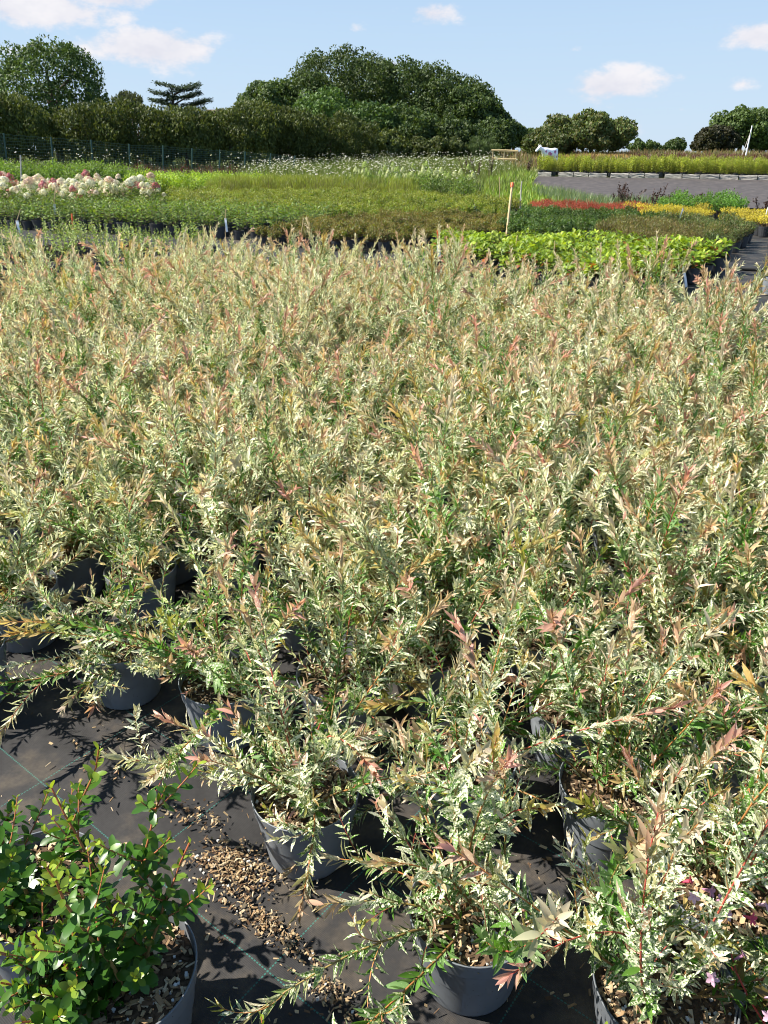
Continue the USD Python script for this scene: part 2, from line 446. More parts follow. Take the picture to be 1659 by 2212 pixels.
M['membrane'] = membrane_mat('membrane', (.023, .022, .023), (.080, .065, .050), True)
M['bank'] = membrane_mat('bank_membrane', (.050, .042, .040), (.10, .085, .076), False)
n_ = {"g": ("geometry", {}), "nz": ("noise_texture", {"scale": .8, "detail": 8., "roughness": .7}),
      "r": ("rgb_ramp", {"ramp": [(.3, (.035, .055, .014)), (.5, (.075, .10, .025)), (.7, (.15, .14, .06))]}), "p": ("principled_bsdf", {"roughness": .95, "specular_ior_level": .1})}
M['ground'] = mat('ground', n_, [("g.position", "nz.vector"), ("nz.fac", "r.fac"), ("r.color", "p.base_color")])

# ------------------------------------------------------------------ ground
xs = np.concatenate([[-1500, -700, -300, -150], np.arange(-90, 91, 4), [150, 300, 700, 1500]]).astype(float)
ys = np.concatenate([[-300, -60, -15], np.arange(-5, 121, 3), [150, 220, 350, 700, 1500]]).astype(float)
GX, GY = np.meshgrid(xs, ys, indexing='ij')
gv = np.stack([GX, GY, ground_z(GX, GY) - 0.03], -1).reshape(-1, 3)
ii, jj = np.meshgrid(np.arange(len(xs) - 1), np.arange(len(ys) - 1), indexing='ij')
k_ = ii * len(ys) + jj
gf = np.stack([k_, k_ + len(ys), k_ + len(ys) + 1, k_ + 1], -1).reshape(-1, 4)
geo('/World', 'ground', (gv, gf), M['ground'], smooth=True, label='grassy ground rising gently behind the nursery beds', kind='structure')


def sheet(name, poly, step, dz, m, label, wrinkle=0.0, seed=0):
    import shapely.geometry as sg
    P = sg.Polygon(poly)
    t = trimesh.creation.triangulate_polygon(P, engine='earcut')
    v, f = np.array(t[0]), np.array(t[1])
    v3 = np.c_[v, np.zeros(len(v))]
    v3, f = trimesh.remesh.subdivide_to_size(v3, f, step)
    v3[:, 2] = ground_z(v3[:, 0], v3[:, 1]) + dz
    if wrinkle:
        q = np.c_[v3[:, :2] @ np.stack([AX, BX], 1) * [1.6, 5.0], np.zeros(len(v3))]
        v3[:, 2] += wrinkle * (meshkit.fbm(q, 3, seed) - .2)
    return geo('/World', name, (v3, f), m, smooth=True, label=label, kind='structure')


sheet('weed_membrane', [(-24, -3), (14, -3), (11.4, 24.6), (5.2, 34), (-6, 30), (-24, 31)], .45, 0.0, M['membrane'], 'black woven weed membrane with teal marker threads under the pots', .010, 3)
sheet('weed_membrane', [(6.2, 38), (8.5, 31.2), (11.4, 25.4), (26, 25), (30, 38), (24.5, 46.9), (9.3, 51.6)], 2.0, 00.02, M['bank'], 'bare grey brown membrane on the low bank below the concrete kerb', .05, 5)

# ------------------------------------------------------------------ pots
POT_PROFILE = [(.060, .012), (.096, .000), (.0985, .006), (.100, .012), (.1215, .158), (.1215, .160), (.1262, .163), (.1290, .196), (.1305, .2005), (.1300, .2025), (.1268, .2020), (.1240, .175), (.115, .10)]


def pot_geo(parent, m, sides=40, s=1.0, squash=1.0):
    v, f = revolve(np.array(POT_PROFILE) * [s, s * squash], sides)
    return geo(parent, 'pot', (v, f), m, smooth=False if sides < 20 else True)


def chip_set(C, rng, lo=.006, hi=.02, perlite=.12, bright=1.0):
    n = len(C)
    S = np.stack([lo + (hi - lo) * rng.random(n) ** 1.6 * 1.25, lo * .3 + hi * .38 * rng.random(n) ** 1.5, rng.uniform(.001, .0035, n)], 1)
    pal = np.array([[.55, .40, .23], [.40, .26, .14], [.68, .54, .36], [.20, .12, .07], [.12, .075, .045]]) * bright
    col = pal[rng.choice(5, n, p=[.3, .25, .2, .15, .1])]
    w = rng.random(n) < perlite
    col[w] = (.78, .77, .74)
    S[w] = rng.uniform(.003, .006, (w.sum(), 1)) * [1, 1, .8]
    v, f, k = boxes(C, S, rng)
    return (v, f), np.repeat(col, k, 0)


def compost_geo(parent, rng, r=.124, z=.178, chips=0):
    k, rings = 20, 5
    pts = [(0, 0)] + [(r * (i / rings) * math.cos(a), r * (i / rings) * math.sin(a)) for i in range(1, rings + 1) for a in np.arange(k) * 2 * math.pi / k]
    v = np.c_[np.array(pts), np.full(len(pts), z) + rng.normal(0, .0025, len(pts))]
    f = [[0, 1 + j, 1 + (j + 1) % k] for j in range(k)]
    for i in range(rings - 1):
        for j in range(k):
            a, b, c, d = 1 + i * k + j, 1 + i * k + (j + 1) % k, 1 + (i + 1) * k + j, 1 + (i + 1) * k + (j + 1) % k
            f += [[a, c, d], [a, d, b]]
    p = geo(parent, 'compost', (v, np.array(f)), M['compost'], smooth=True)
    if chips:
        rr, aa = r * .97 * np.sqrt(rng.random(chips)), rng.uniform(0, 2 * math.pi, chips)
        vf, c = chip_set(np.c_[rr * np.cos(aa), rr * np.sin(aa), z + rng.uniform(.001, .008, chips)], rng)
        geo(p, 'bark_mulch', vf, M['chips'], c, kind='stuff')
    return p


# ------------------------------------------------------------------ variegated willows (the main bed)
PINK, SALMON, TAN, OLIVE, BLUSH = np.array([.80, .38, .34]), np.array([.80, .50, .35]), np.array([.68, .44, .18]), np.array([.44, .37, .07]), np.array([.86, .68, .54])


def willow(rng, nstem=16, lmin=.30, lmax=.60, tilt=52, leaf_scale=1.0, density=1.0, lean=None, bare=.13, low=.16, upc=(-.12, .5), vshift=0.):
    """stems: list of (points, radii); leaf arrays. Everything relative to the middle of the pot's base."""
    stems, LP, LD, LN, LL, LW, LC, LV = [], [], [], [], [], [], [], []

    def shoot(p0, d0, length, r0, kind, tipc, base_t, up):
        k = 9
        pts, d = [np.array(p0)], np.array(d0)
        wob = rng.normal(0, .16, 3)
        for i in range(k - 1):
            pts.append(pts[-1] + d * length / (k - 1))
            d = unit(d + np.array([0, 0, up]) / k + wob / k * 4 + rng.normal(0, .025, 3))
        pts = np.array(pts)
        stems.append((pts, np.linspace(r0, r0 * .3, k)))
        npair = max(3, int(length / (.0125 * leaf_scale) * density))
        t = np.linspace(bare if base_t == 0 else .05, 1.0, npair) + rng.normal(0, .006, npair)
        t = np.clip(t, .03, 1.0)
        tt = t * (k - 1)
        i0 = np.clip(tt.astype(int), 0, k - 2)
        fr = (tt - i0)[:, None]
        pos = pts[i0] * (1 - fr) + pts[i0 + 1] * fr
        tan = unit(pts[i0 + 1] - pts[i0])
        a = unit(np.cross(tan, np.array([.13, .21, .97])))
        b = np.cross(tan, a)
        phi0 = np.arange(npair) * 1.57 + rng.uniform(0, 6) + rng.normal(0, .35, npair)
        for side in (0, math.pi):
            ph = phi0 + side + rng.normal(0, .15, npair)
            rad = np.cos(ph)[:, None] * a + np.sin(ph)[:, None] * b
            ang = np.radians(52 - 30 * t ** 2 + rng.normal(0, 11, npair))
            D = tan * np.cos(ang)[:, None] + rad * np.sin(ang)[:, None]
            N = tan * np.sin(ang)[:, None] - rad * np.cos(ang)[:, None] + rng.normal(0, .25, (npair, 3))
            L = leaf_scale * rng.uniform(.028, .044, npair) * (1 - .5 * np.clip(.5 - t, 0, 1) ** 1.3 - .18 * sstep(.93, 1., t)) * (1 if base_t == 0 else .74)
            tip = sstep(.66, .95, t + rng.normal(0, .03, npair))
            g = np.where(rng.random(npair)[:, None] < .5, [[.12, .26, .035]], [[.20, .32, .12]]) * rng.uniform(.8, 1.25, (npair, 1))
            if kind == 'green':
                g = g * [.85, .95, .8]
            wt = (tip * rng.uniform(.55, 1.0, npair))[:, None]
            C = g * (1 - wt) + tipc * rng.uniform(.8, 1.25, (npair, 1)) * wt
            V = dict(cream=.47, green=.24, grey=.40)[kind] + rng.normal(0, .05, npair) + (.06 * sstep(.3, .7, t)) + vshift
            V = V * (1 - .45 * tip * (0.5 + rng.random(npair)))
            LP.append(pos); LD.append(D); LN.append(N); LL.append(L); LW.append(L * rng.uniform(.21, .30, npair)); LC.append(C); LV.append(V)
        return pts, tan

    for s in range(nstem):
        az = s * 2.4 + rng.uniform(-.4, .4)
        ti = math.radians(rng.uniform(4, tilt)) * (.45 + .55 * rng.random())
        if rng.random() < low:
            ti = math.radians(rng.uniform(tilt, tilt + 24))
        d = np.array([math.cos(az) * math.sin(ti), math.sin(az) * math.sin(ti), math.cos(ti)])
        if lean is not None and rng.random() < .5:
            d = unit(d + np.array(lean) * rng.uniform(.2, .9))
        L = rng.uniform(lmin, lmax)
        kind = rng.choice(['cream', 'green', 'grey'], p=[.56, .20, .24])
        tipc = [PINK, SALMON, TAN, OLIVE, BLUSH][rng.choice(5, p=[.17, .26, .15, .08, .34])]
        p0 = np.array([math.cos(az), math.sin(az), 0]) * rng.uniform(.01, .045) + [0, 0, .172]
        pts, _ = shoot(p0, d, L, .0030, kind, tipc, 0, rng.uniform(*upc))
        for q in range(rng.integers(3, 7)):
            j = rng.integers(1, 7)
            az2 = rng.uniform(0, 6.28)
            dd = unit(unit(pts[j + 1] - pts[j]) + np.array([math.cos(az2), math.sin(az2), .4]) * .8)
            shoot(pts[j], dd, rng.uniform(.05, .17), .0015, rng.choice(['cream', 'green', 'grey'], p=[.6, .2, .2]), [PINK, SALMON, TAN, OLIVE, BLUSH][rng.choice(5, p=[.14, .22, .2, .14, .3])], 1, rng.uniform(0, .6))
    cat = np.concatenate
    return stems, (cat(LP), cat(LD), cat(LN), cat(LL), cat(LW), cat(LC), cat(LV))


def stem_colors(pts, rng):
    k = len(pts)
    base, top = np.array([.17, .10, .035]), np.array([[.36, .07, .05], [.40, .16, .05], [.24, .17, .05]][rng.integers(3)])
    w = sstep(.1, .6, np.linspace(0, 1, k))[:, None]
    return base * (1 - w) + top * w


def build_willow(path, rng, stems, lv, split_leaves=0, split_stems=True, chips=0, sides=40, eye=None):
    pot_geo(path, M['pot'], sides)
    compost_geo(path, rng, chips=chips)
    if split_stems:
        small = []
        for pts, r in stems:
            if r[0] > .002:
                geo(path, 'stem', tubes(pts[None], r[None], 5), M['stem'], np.repeat(stem_colors(pts, rng), 5, 0), smooth=True)
            else:
                small.append((pts, r))
    else:
        small = stems
    if small:
        P, R = np.array([p for p, _ in small]), np.array([r for _, r in small])
        cs = np.concatenate([np.repeat(stem_colors(p, rng), 3, 0) for p, _ in small])
        geo(path, 'side_shoots' if split_stems else 'stems', tubes(P, R, 3), M['stem'], cs, kind='stuff')
    P, D, N, L, W, C, V = lv
    n = len(P)
    single = np.zeros(n, bool)
    curl, fold = rng.normal(.12, .20, n), rng.uniform(.1, .6, n)
    if split_leaves:
        e = np.asarray(eye, float)
        score = L * W / ((P - e) ** 2).sum(1) * (.4 + np.abs((unit(N) * unit(e - P)).sum(1)))
        single[np.argsort(-score)[:split_leaves]] = True
    for idx in np.flatnonzero(single):
        s = slice(idx, idx + 1)
        v, f, k = leaves(P[s], D[s], N[s], L[s], W[s], curl[s], fold[s], 3)
        geo(path, 'leaf', (v, f), M['willow_leaf'], np.repeat(C[s], k, 0), np.repeat(V[s], k), smooth=True)
    r = ~single
    v, f, k = leaves(P[r], D[r], N[r], L[r], W[r], curl[r], fold[r], 2)
    geo(path, 'foliage', (v, f), M['willow_leaf'], np.repeat(C[r], k, 0), np.repeat(V[r], k), kind='stuff')


near = [((-.19, 1.40), 'variegated willow in the front grey pot standing alone beside the pile of bark chips', (-.5, .25, .1)),
        ((.18, 1.08), 'variegated willow right of the bark chip trail, its long low branches reaching left', (-.7, .1, -.05)),
        ((.52, .92), 'variegated willow in the grey pot cut off by the bottom edge, beside the pink flowers', (-.5, 0, 0)),
        ((-.83, 2.03), 'variegated willow with green leaved tuft in the grey pot behind the bare membrane at left', (-.6, -.8, -.1)),
        ((-1.32, 1.99), 'variegated willow in the grey pot cut off by the left edge of the photo', (.4, .1, .2)),
        ((.21, 1.52), 'variegated willow in the second row behind the two foremost willow pots', None),
        ((.72, 1.14), 'variegated willow with upright red stems in the pot at the lower right edge', None),
        ((.56, 1.42), 'variegated willow in the second row with a brown shrivelled leaf cluster among its stems', None),
        ((-.13, 1.86), 'variegated willow behind the front grey pot, third from the left corner of the bed', (-.5, -.2, 0)),
        ((-.47, 1.84), 'sprawling variegated willow between the front grey pot and the green tufted one', (-.9, -.5, -.15)),
        ((.93, 1.60), 'variegated willow at the right edge with bright pink tipped upright shoots', None)]
for i, ((x, y), label, lean) in enumerate(near):
    rng = np.random.default_rng(100 + i)
    p = thing('potted_willow', label, 'potted willow', (x, y, 0.004), group='variegated willows in grey pots')
    st, lv = willow(rng, nstem=[17, 16, 15, 16, 15, 15, 14, 15, 15, 15, 15][i], lmin=.24, lmax=.66, tilt=[54, 48, 60, 66][i] if i < 4 else 66, leaf_scale=1.1, density=1.05, bare=.15, low=[.16, .14, .2, .4][i] if i < 4 else (.30 if i < 10 else .5), upc=(-.4, .5) if i < 2 else (-.7, .4), vshift=-.045, lean=lean)
    build_willow(p, rng, st, lv, split_leaves=230 if i < 7 else 150, chips=420 if i < 7 else 200, sides=56, eye=(-x, -y, 1.6))

bed = [(-2.0, 2.45), (-3.5, 6.0), (-2.3, 10.9), (2.8, 6.0), (3.8, 4.6), (1.5, .75), (1.1, .75), (.55, 1.15), (.1, 1.5), (-.6, 1.95)]
pts = lattice(bed, .36, .315, .03, np.random.default_rng(5))
nearxy = np.array([q[0] for q in near])
pts = pts[(np.linalg.norm(pts[:, None] - nearxy[None], axis=2) > .27).all(1)]
pts = pts[np.argsort(np.linalg.norm(pts, axis=1))]
pts = pts[np.abs(pts[:, 0]) < .56 * (pts[:, 1] * .906 + .5) + .25][:298]
protos = []
for i in range(14):
    rng = np.random.default_rng(200 + i)
    protos.append((rng, *willow(rng, nstem=rng.integers(16, 21), lmin=.28, lmax=[.62, .76, .56, .68][i % 4], tilt=62, leaf_scale=rng.uniform(1.12, 1.34), density=1.2, low=.26, upc=(-.7, .5))))
firsts = [None] * 14
for j, (x, y) in enumerate(pts):
    i = j if j < 14 else R0.integers(14)
    d = math.hypot(x, y)
    rot, sc = (R0.normal(0, 3), R0.normal(0, 3), R0.uniform(0, 360)), (1, 1, R0.uniform(.82, 1.12) + (.18 if R0.random() < .14 else 0))
    where = ('in the nearest rows of the willow bed behind the front pots' if d < 3.2 else 'in the middle of the wide willow bed' if d < 6.2 else 'in the back rows of the willow bed before the hydrangeas')
    label, group = 'cream mottled willow ' + where, 'variegated willows ' + where
    if firsts[i] is None:
        p = thing('potted_willow', label, 'potted willow', (x, y, .004), rot, sc, group)
        rng, st, lv = protos[i]
        build_willow(p, rng, st, lv, split_stems=True, chips=120, sides=28)
        firsts[i] = p
    else:
        copy(firsts[i], (x, y, .004), rot, sc, label, group)

# ------------------------------------------------------------------ shrubs in beds
def at(u, v, d):
    """the point of the place that stands d metres ahead and is seen at (u, v) of the 1659 x 2212 photograph"""
    r = cloud_dir(u, v)
    return np.array([0, 0, 1.6]) + r * d / r[1]


def ground_at(u, d):
    z = 0.0
    for _ in range(4):
        p = math.radians(PITCH)
        ax = d * math.cos(p) - (z - 1.6) * math.sin(p)
        x = (u - 829.5) / 1662 * ax
        z = float(ground_z(x, d))
    return np.array([x, d, z])


def shrub(rng, k, m, r, z0, z1, L, W, pal, t0=.35, ang=(65, 30), wl=.25, top=None, base_r=.05, flat=.35, curl=.15, zs=.17, old=None):
    stems, A = [], []
    pal = np.asarray(pal, float)
    for s in range(k):
        u = (s + .5) / k
        az = s * 2.4 + rng.normal(0, .2)
        e = np.array([r * math.sqrt(u) * math.cos(az), r * math.sqrt(u) * math.sin(az), z0 + (z1 - z0) * (1 - flat * u) * rng.uniform(.78, 1.05)])
        b = np.array([e[0] / r * base_r, e[1] / r * base_r, zs])
        tt = np.linspace(0, 1, 5)[:, None]
        mid = (b + e) / 2 + np.array([e[0], e[1], 0]) * .2
        pts = (1 - tt) ** 2 * b + 2 * tt * (1 - tt) * mid + tt ** 2 * e
        stems.append(pts)
        t = np.linspace(t0, 1, m) + rng.normal(0, .02, m)
        q = np.clip(t, 0, 1)[:, None]
        pos = (1 - q) ** 2 * b + 2 * q * (1 - q) * mid + q ** 2 * e
        tan = unit(2 * (1 - q) * (mid - b) + 2 * q * (e - mid))
        a = unit(np.cross(tan, [.1, .2, .97]))
        bb = np.cross(tan, a)
        ph = np.arange(m) * 2.4 + rng.uniform(0, 6)
        rad = np.cos(ph)[:, None] * a + np.sin(ph)[:, None] * bb
        an = np.radians(ang[0] + (ang[1] - ang[0]) * t + rng.normal(0, 10, m))[:, None]
        D = tan * np.cos(an) + rad * np.sin(an)
        N = tan * np.sin(an) - rad * np.cos(an) + rng.normal(0, .3, (m, 3))
        l = L * rng.uniform(.7, 1.15, m) * (1.1 - .45 * sstep(.75, 1., t))
        c = pal[rng.integers(len(pal), size=m)] * rng.uniform(.8, 1.2, (m, 1))
        if old is not None:
            w = (rng.random(m) < .16) & (t < .62)
            c[w] = np.asarray(old) * rng.uniform(.6, 1.2, (w.sum(), 1))
        if top is not None:
            w = sstep(.6, 1.0, t)[:, None] * rng.uniform(.5, 1, (m, 1))
            c = c * (1 - w) + np.asarray(top) * w
        A.append((pos, D, N, l, l * W, c))
    cat = [np.concatenate(x) for x in zip(*A)]
    return np.array(stems), cat


def flower_head(rng, c, r, h, col, n=85, cone=.35):
    """a mophead or cone of small four-petalled florets, as one mesh"""
    u = rng.normal(0, 1, (n, 3))
    u = unit(u)
    u[:, 2] = np.abs(u[:, 2]) * 1.25 - .35
    u = unit(u)
    rr = r * (1 - cone * np.clip(u[:, 2], 0, 1)) * rng.uniform(.72, 1.18, n)
    p = c + np.stack([u[:, 0] * rr, u[:, 1] * rr, u[:, 2] * h], 1)
    D = unit(np.cross(u, rng.normal(0, 1, (n, 3))))
    s = r * .42
    v, f, k = leaves(np.repeat(p, 2, 0) - np.repeat(D, 2, 0) * s * .5 + 0, np.vstack([D, unit(np.cross(u, D))]).reshape(2, n, 3).transpose(1, 0, 2).reshape(-1, 3), np.repeat(u, 2, 0) + rng.normal(0, .25, (2 * n, 3)), s, s * .75, seg=1)
    cc = np.asarray(col) * rng.uniform(.8, 1.15, (n, 1))
    return (v, f), np.repeat(np.repeat(cc, 2, 0), k, 0)


def build_plant(path, rng, sp, detail=1):
    if sp.get('pot'):
        s = sp['pot']
        pot_geo(path, M[sp.get('potmat', 'blackpot')], sp.get('sides', 16), s, sp.get('squash', 1.05))
        if sp.get('compost'):
            compost_geo(path, rng, r=.124 * s, z=.18 * s)
    stems, (P, D, N, L, W, C) = shrub(rng, **sp['shrub'])
    R = np.linspace(sp.get('sr', .004), sp.get('sr', .004) * .4, 5)
    v, f = tubes(stems, np.repeat(R[None], len(stems), 0), 3)
    geo(path, 'stems', (v, f), M['stem'], sp.get('stemcol', (.12, .08, .04)), kind='stuff' if len(stems) > 3 else None)
    v, f, k = leaves(P, D, N, L, W, sp.get('curl', .2), sp.get('fold', .25), sp.get('seg', 1), sp.get('leafshape', 'ovate'))
    geo(path, 'foliage', (v, f), M[sp.get('mat', 'leaf')], np.repeat(C, k, 0), kind='stuff')
    for (cx, cy, cz, r, h, col) in sp.get('heads', lambda g: [])(rng):
        vf, c = flower_head(rng, np.array([cx, cy, cz]), r, h, col, cone=sp.get('cone', .3))
        hp = geo(path, 'flower_head', vf, M['petal'], c)


def make_bed(name, label, cat, group, poly, sa, sb, spec, nproto=3, seed=0, jit=.02, sc=(.80, 1.2), most=300, cull=True, ax=AX, bx=BX):
    rng = np.random.default_rng(seed)
    pts = lattice(poly, sa, sb, jit, rng, ax, bx)
    d = np.linalg.norm(pts, axis=1)
    pts = pts[np.argsort(d)]
    if cull:
        pts = pts[np.abs(pts[:, 0]) < .56 * (pts[:, 1] * .906 + .6) + .4]
    first, rest = [], []
    for j, (x, y) in enumerate(pts):
        loc = (x, y, float(ground_z(x, y)) + .012)
        rot, s = (rng.normal(0, 2), rng.normal(0, 2), rng.uniform(0, 360)), rng.uniform(*sc)
        if j < nproto:
            p = thing(name, label, cat, loc, rot, s, group)
            build_plant(p, np.random.default_rng(seed * 31 + j), spec)
            first.append(p)
        elif j < most:
            copy(first[rng.integers(nproto)], loc, rot, s, label, group)
        else:
            rest.append((loc, rot[2], s))
    if rest:
        mp = numbered('/World', name + '_rows')
        pi = UsdGeom.PointInstancer.Define(stage, mp)
        tg = []
        for i, f in enumerate(first):
            q = stage.DefinePrim(f'{mp}/plant' + (f'_{i:03d}' if i else ''), 'Xform')
            q.GetReferences().AddInternalReference(f)
            for k in ('label', 'category', 'group'):
                q.SetCustomDataByKey(k, '')
            UsdGeom.Xformable(q).SetXformOpOrder([])
            tg.append(q.GetPath())
        pi.CreatePrototypesRel().SetTargets(tg)
        pi.CreateProtoIndicesAttr(Vt.IntArray([int(rng.integers(nproto)) for _ in rest]))
        pi.CreatePositionsAttr(Vt.Vec3fArray([Gf.Vec3f(*map(float, l)) for l, _, _ in rest]))
        pi.CreateOrientationsAttr(Vt.QuathArray([Gf.Quath(math.cos(math.radians(a) / 2), 0, 0, math.sin(math.radians(a) / 2)) for _, a, _ in rest]))
        pi.CreateScalesAttr(Vt.Vec3fArray([Gf.Vec3f(s, s, s) for _, _, s in rest]))
        tag(pi.GetPrim(), 'farther rows of ' + label.split(' in ')[0][:60], cat, None, 'stuff')
    return pts


# --- glossy dark green shrubs in the lower left corner
def escallonia(path, rng, k, h, spread, lean=(0, 0), pot=True, single=0, eye=(0, 0, 1.6), low=0):
    if pot:
        pot_geo(path, M['pot'], 56, 1.06)
        compost_geo(path, rng, r=.131, z=.186, chips=480)
    A, n = [], 0
    GR, YL = np.array([.045, .125, .014]), np.array([.25, .33, .03])

    def leafrun(pts, m, L0, young):
        t = np.linspace(.06, 1, m)
        tt = t * (len(pts) - 1)
        i0 = np.clip(tt.astype(int), 0, len(pts) - 2)
        fr = (tt - i0)[:, None]
        pos = pts[i0] * (1 - fr) + pts[i0 + 1] * fr
        tan = unit(pts[i0 + 1] - pts[i0])
        a = unit(np.cross(tan, [.1, .2, .97]))
        b = np.cross(tan, a)
        ph = np.arange(m) * 2.4 + rng.uniform(0, 6)
        rad = np.cos(ph)[:, None] * a + np.sin(ph)[:, None] * b
        an = np.radians(68 - 38 * t ** 3 + rng.normal(0, 10, m))[:, None]
        D = tan * np.cos(an) + rad * np.sin(an)
        N = tan * np.sin(an) - rad * np.cos(an) + rng.normal(0, .2, (m, 3))
        w = (sstep(.62, 1., t) * young)[:, None]
        L = L0 * rng.uniform(.7, 1.2, m) * (1 - .55 * sstep(.55, 1, t))
        A.append((pos, D, N, L, L * rng.uniform(.42, .54, m), (GR * rng.uniform(.8, 1.35, (m, 1))) * (1 - w) + YL * rng.uniform(.8, 1.2, (m, 1)) * w))

    for s in range(k + low):
        az = s * 2.4 + rng.uniform(-.3, .3)
        ti = math.radians(rng.uniform(5, spread))
        hh = h * rng.uniform(.65, 1.1)
        if s >= k:
            az, ti, hh = math.radians(rng.uniform(165, 285)), math.radians(rng.uniform(35, 65)), h * rng.uniform(.3, .5)
        d = unit(np.array([math.cos(az) * math.sin(ti) + lean[0], math.sin(az) * math.sin(ti) + lean[1], math.cos(ti)]))
        q = [np.array([math.cos(az) * .03, math.sin(az) * .03, .17])]
        for _ in range(8):
            q.append(q[-1] + d * hh / 8)
            d = unit(d + rng.normal(0, .09, 3) + [0, 0, .04])
        q = np.array(q)
        w = sstep(.3, 1., np.linspace(0, 1, 9))[:, None]
        col = np.array([.20, .13, .045]) * (1 - w) + np.array([.34, .09, .04]) * w
        geo(path, 'stem', tubes(q[None], np.linspace(.0042, .0016, 9)[None], 6), M['stem'], np.repeat(col, 6, 0), smooth=True)
        leafrun(q, int(hh / .0095), .041, 1.)
        for j in range(rng.integers(6, 10)):
            i = min(7, int(8 * rng.random() ** 1.5))
            az2 = rng.uniform(0, 6.28)
            dd = unit(unit(q[min(i + 1, 8)] - q[i - 1]) * .7 + np.array([math.cos(az2), math.sin(az2), .25]))
            L = rng.uniform(.05, .17) * (1.1 - .07 * i)
            sp = np.array([q[i] + dd * L * t + np.array([0, 0, .25 * L * t * t]) for t in np.linspace(0, 1, 5)])
            geo(path, 'twig', tubes(sp[None], np.linspace(.002, .001, 5)[None], 5), M['stem'], (.34, .12, .05), smooth=True)
            leafrun(sp, int(L / .0055), .033, 1.1)
    P, D, N, L, W, C = [np.concatenate(x) for x in zip(*A)]
    C = np.clip(C, 0, .6)
    n = len(P)
    e = np.asarray(eye, float)
    order = np.argsort(-(L * W / ((P - e) ** 2).sum(1)))
    sg = np.zeros(n, bool)
    sg[order[:single]] = True
    curl, fold = rng.normal(.15, .12, n), rng.uniform(.05, .3, n)
    for i in np.flatnonzero(sg):
        s = slice(i, i + 1)
        v, f, kk = leaves(P[s], D[s], N[s], L[s], W[s], curl[s], fold[s], 3, 'ovate')
        geo(path, 'leaf', (v, f), M['gloss_leaf'], np.repeat(C[s], kk, 0), smooth=True)
    r = ~sg
    if r.any():
        v, f, kk = leaves(P[r], D[r], N[r], L[r], W[r], curl[r], fold[r], 3, 'ovate')
        geo(path, 'foliage', (v, f), M['gloss_leaf'], np.repeat(C[r], kk, 0), smooth=True, kind='stuff')


esc = [((-.49, .94), 4, .50, 17, (-.04, .12), 280, 'glossy dark green shrub in the grey pot whose mulched rim shows at lower left'),
       ((-.73, 1.13), 3, .46, 22, (-.04, .0), 200, 'glossy green shrub at the left edge in the pot behind the mulched one'),
       ((-.12, .60), 6, .33, 24, (0, .05), 120, 'glossy shrub whose bright leaf tip pokes up at the bottom left of centre'),
       ((.14, .58), 6, .33, 24, (0, .05), 120, 'glossy shrub whose leaf tip pokes up at the bottom below the second pot')]
for i, ((x, y), k, h, sp_, lean, sg, label) in enumerate(esc):
    p = thing('evergreen_shrub', label, 'potted shrub', (x, y, .004), group='glossy evergreen shrubs in grey pots')
    escallonia(p, np.random.default_rng(500 + i), k, h, sp_, lean, True, sg, (-x, -y, 1.6), low=[7, 5, 0, 0][i])

# --- small shrub with pink tubular flowers at the lower right
rng = np.random.default_rng(77)
p = thing('flowering_shrub', 'small shrub with pink and lilac tubular flowers in the lower right corner', 'potted shrub', (.74, .80, .004))
pot_geo(p, M['pot'], 48)
compost_geo(p, rng, chips=200)
stems, (P, D, N, L, W, C) = shrub(rng, 16, 12, .22, .2, .46, .032, .5, [(.06, .13, .03), (.09, .16, .035), (.16, .13, .03)], t0=.25)
geo(p, 'stems', tubes(stems, np.repeat(np.linspace(.0025, .001, 5)[None], len(stems), 0), 5), M['stem'], (.36, .05, .04), kind='stuff')
v, f, k = leaves(P, D, N, L, W, .15, .2, 3, 'ovate')
geo(p, 'foliage', (v, f), M['gloss_leaf'], np.repeat(C, k, 0), smooth=True, kind='stuff')
for i in range(46):
    e = stems[rng.integers(len(stems))]
    c = e[rng.integers(2, 5)] + rng.normal(0, .022, 3) + [0, 0, .012]
    ax = unit(np.array([rng.normal(0, .6), rng.normal(-.3, .6), .5]))
    ph = rng.uniform(0, 6.28) + np.arange(5) * 1.2566
    a = unit(np.cross(ax, [.3, .2, .9]))
    b = np.cross(ax, a)
    rad = np.cos(ph)[:, None] * a + np.sin(ph)[:, None] * b
    v, f, k = leaves(np.repeat(c[None], 5, 0), ax * .55 + rad * .8, ax - rad * .3, .0125, .0075, .3, .2, 2, 'ovate')
    v2, f2 = tubes((c - ax * np.linspace(.016, 0, 4)[:, None])[None], np.array([[.0012, .0022, .003, .0036]]), 6)
    col = [(.58, .28, .44), (.72, .45, .58), (.58, .08, .14)][i % 3]
    geo(p, 'flower', join([(v, f), (v2, f2)]), M['petal'], col, smooth=True)

# --- beds beyond the willows
CH = [(.23, .34, .028), (.31, .40, .036), (.16, .255, .025)]
sp_chart = dict(pot=.92, sides=20, compost=True, sr=.004, seg=2, curl=.3, fold=.2, leafshape='ovate', shrub=dict(k=9, m=8, r=.155, z0=.24, z1=.40, L=.095, W=.55, pal=CH, t0=.25, ang=(85, 40), old=(.45, .14, .04)))
make_bed('lime_leaved_shrub', 'low shrub with large yellow green leaves in a black pot behind the willows', 'potted shrub', 'lime leaved shrubs behind the willow bed',
         [(.6, 12.4), (1.6, 10.6), (2.7, 9.35), (3.4, 9.5), (5.0, 11.8), (4.4, 13.0), (2.6, 13.7), (1.0, 13.8)], .30, .29, sp_chart, 4, 11)
DG = [(.055, .115, .018), (.075, .145, .024), (.11, .17, .04)]
sp_dk = dict(pot=.85, shrub=dict(k=24, m=11, r=.16, z0=.17, z1=.40, L=.055, W=.58, pal=DG, t0=.3))
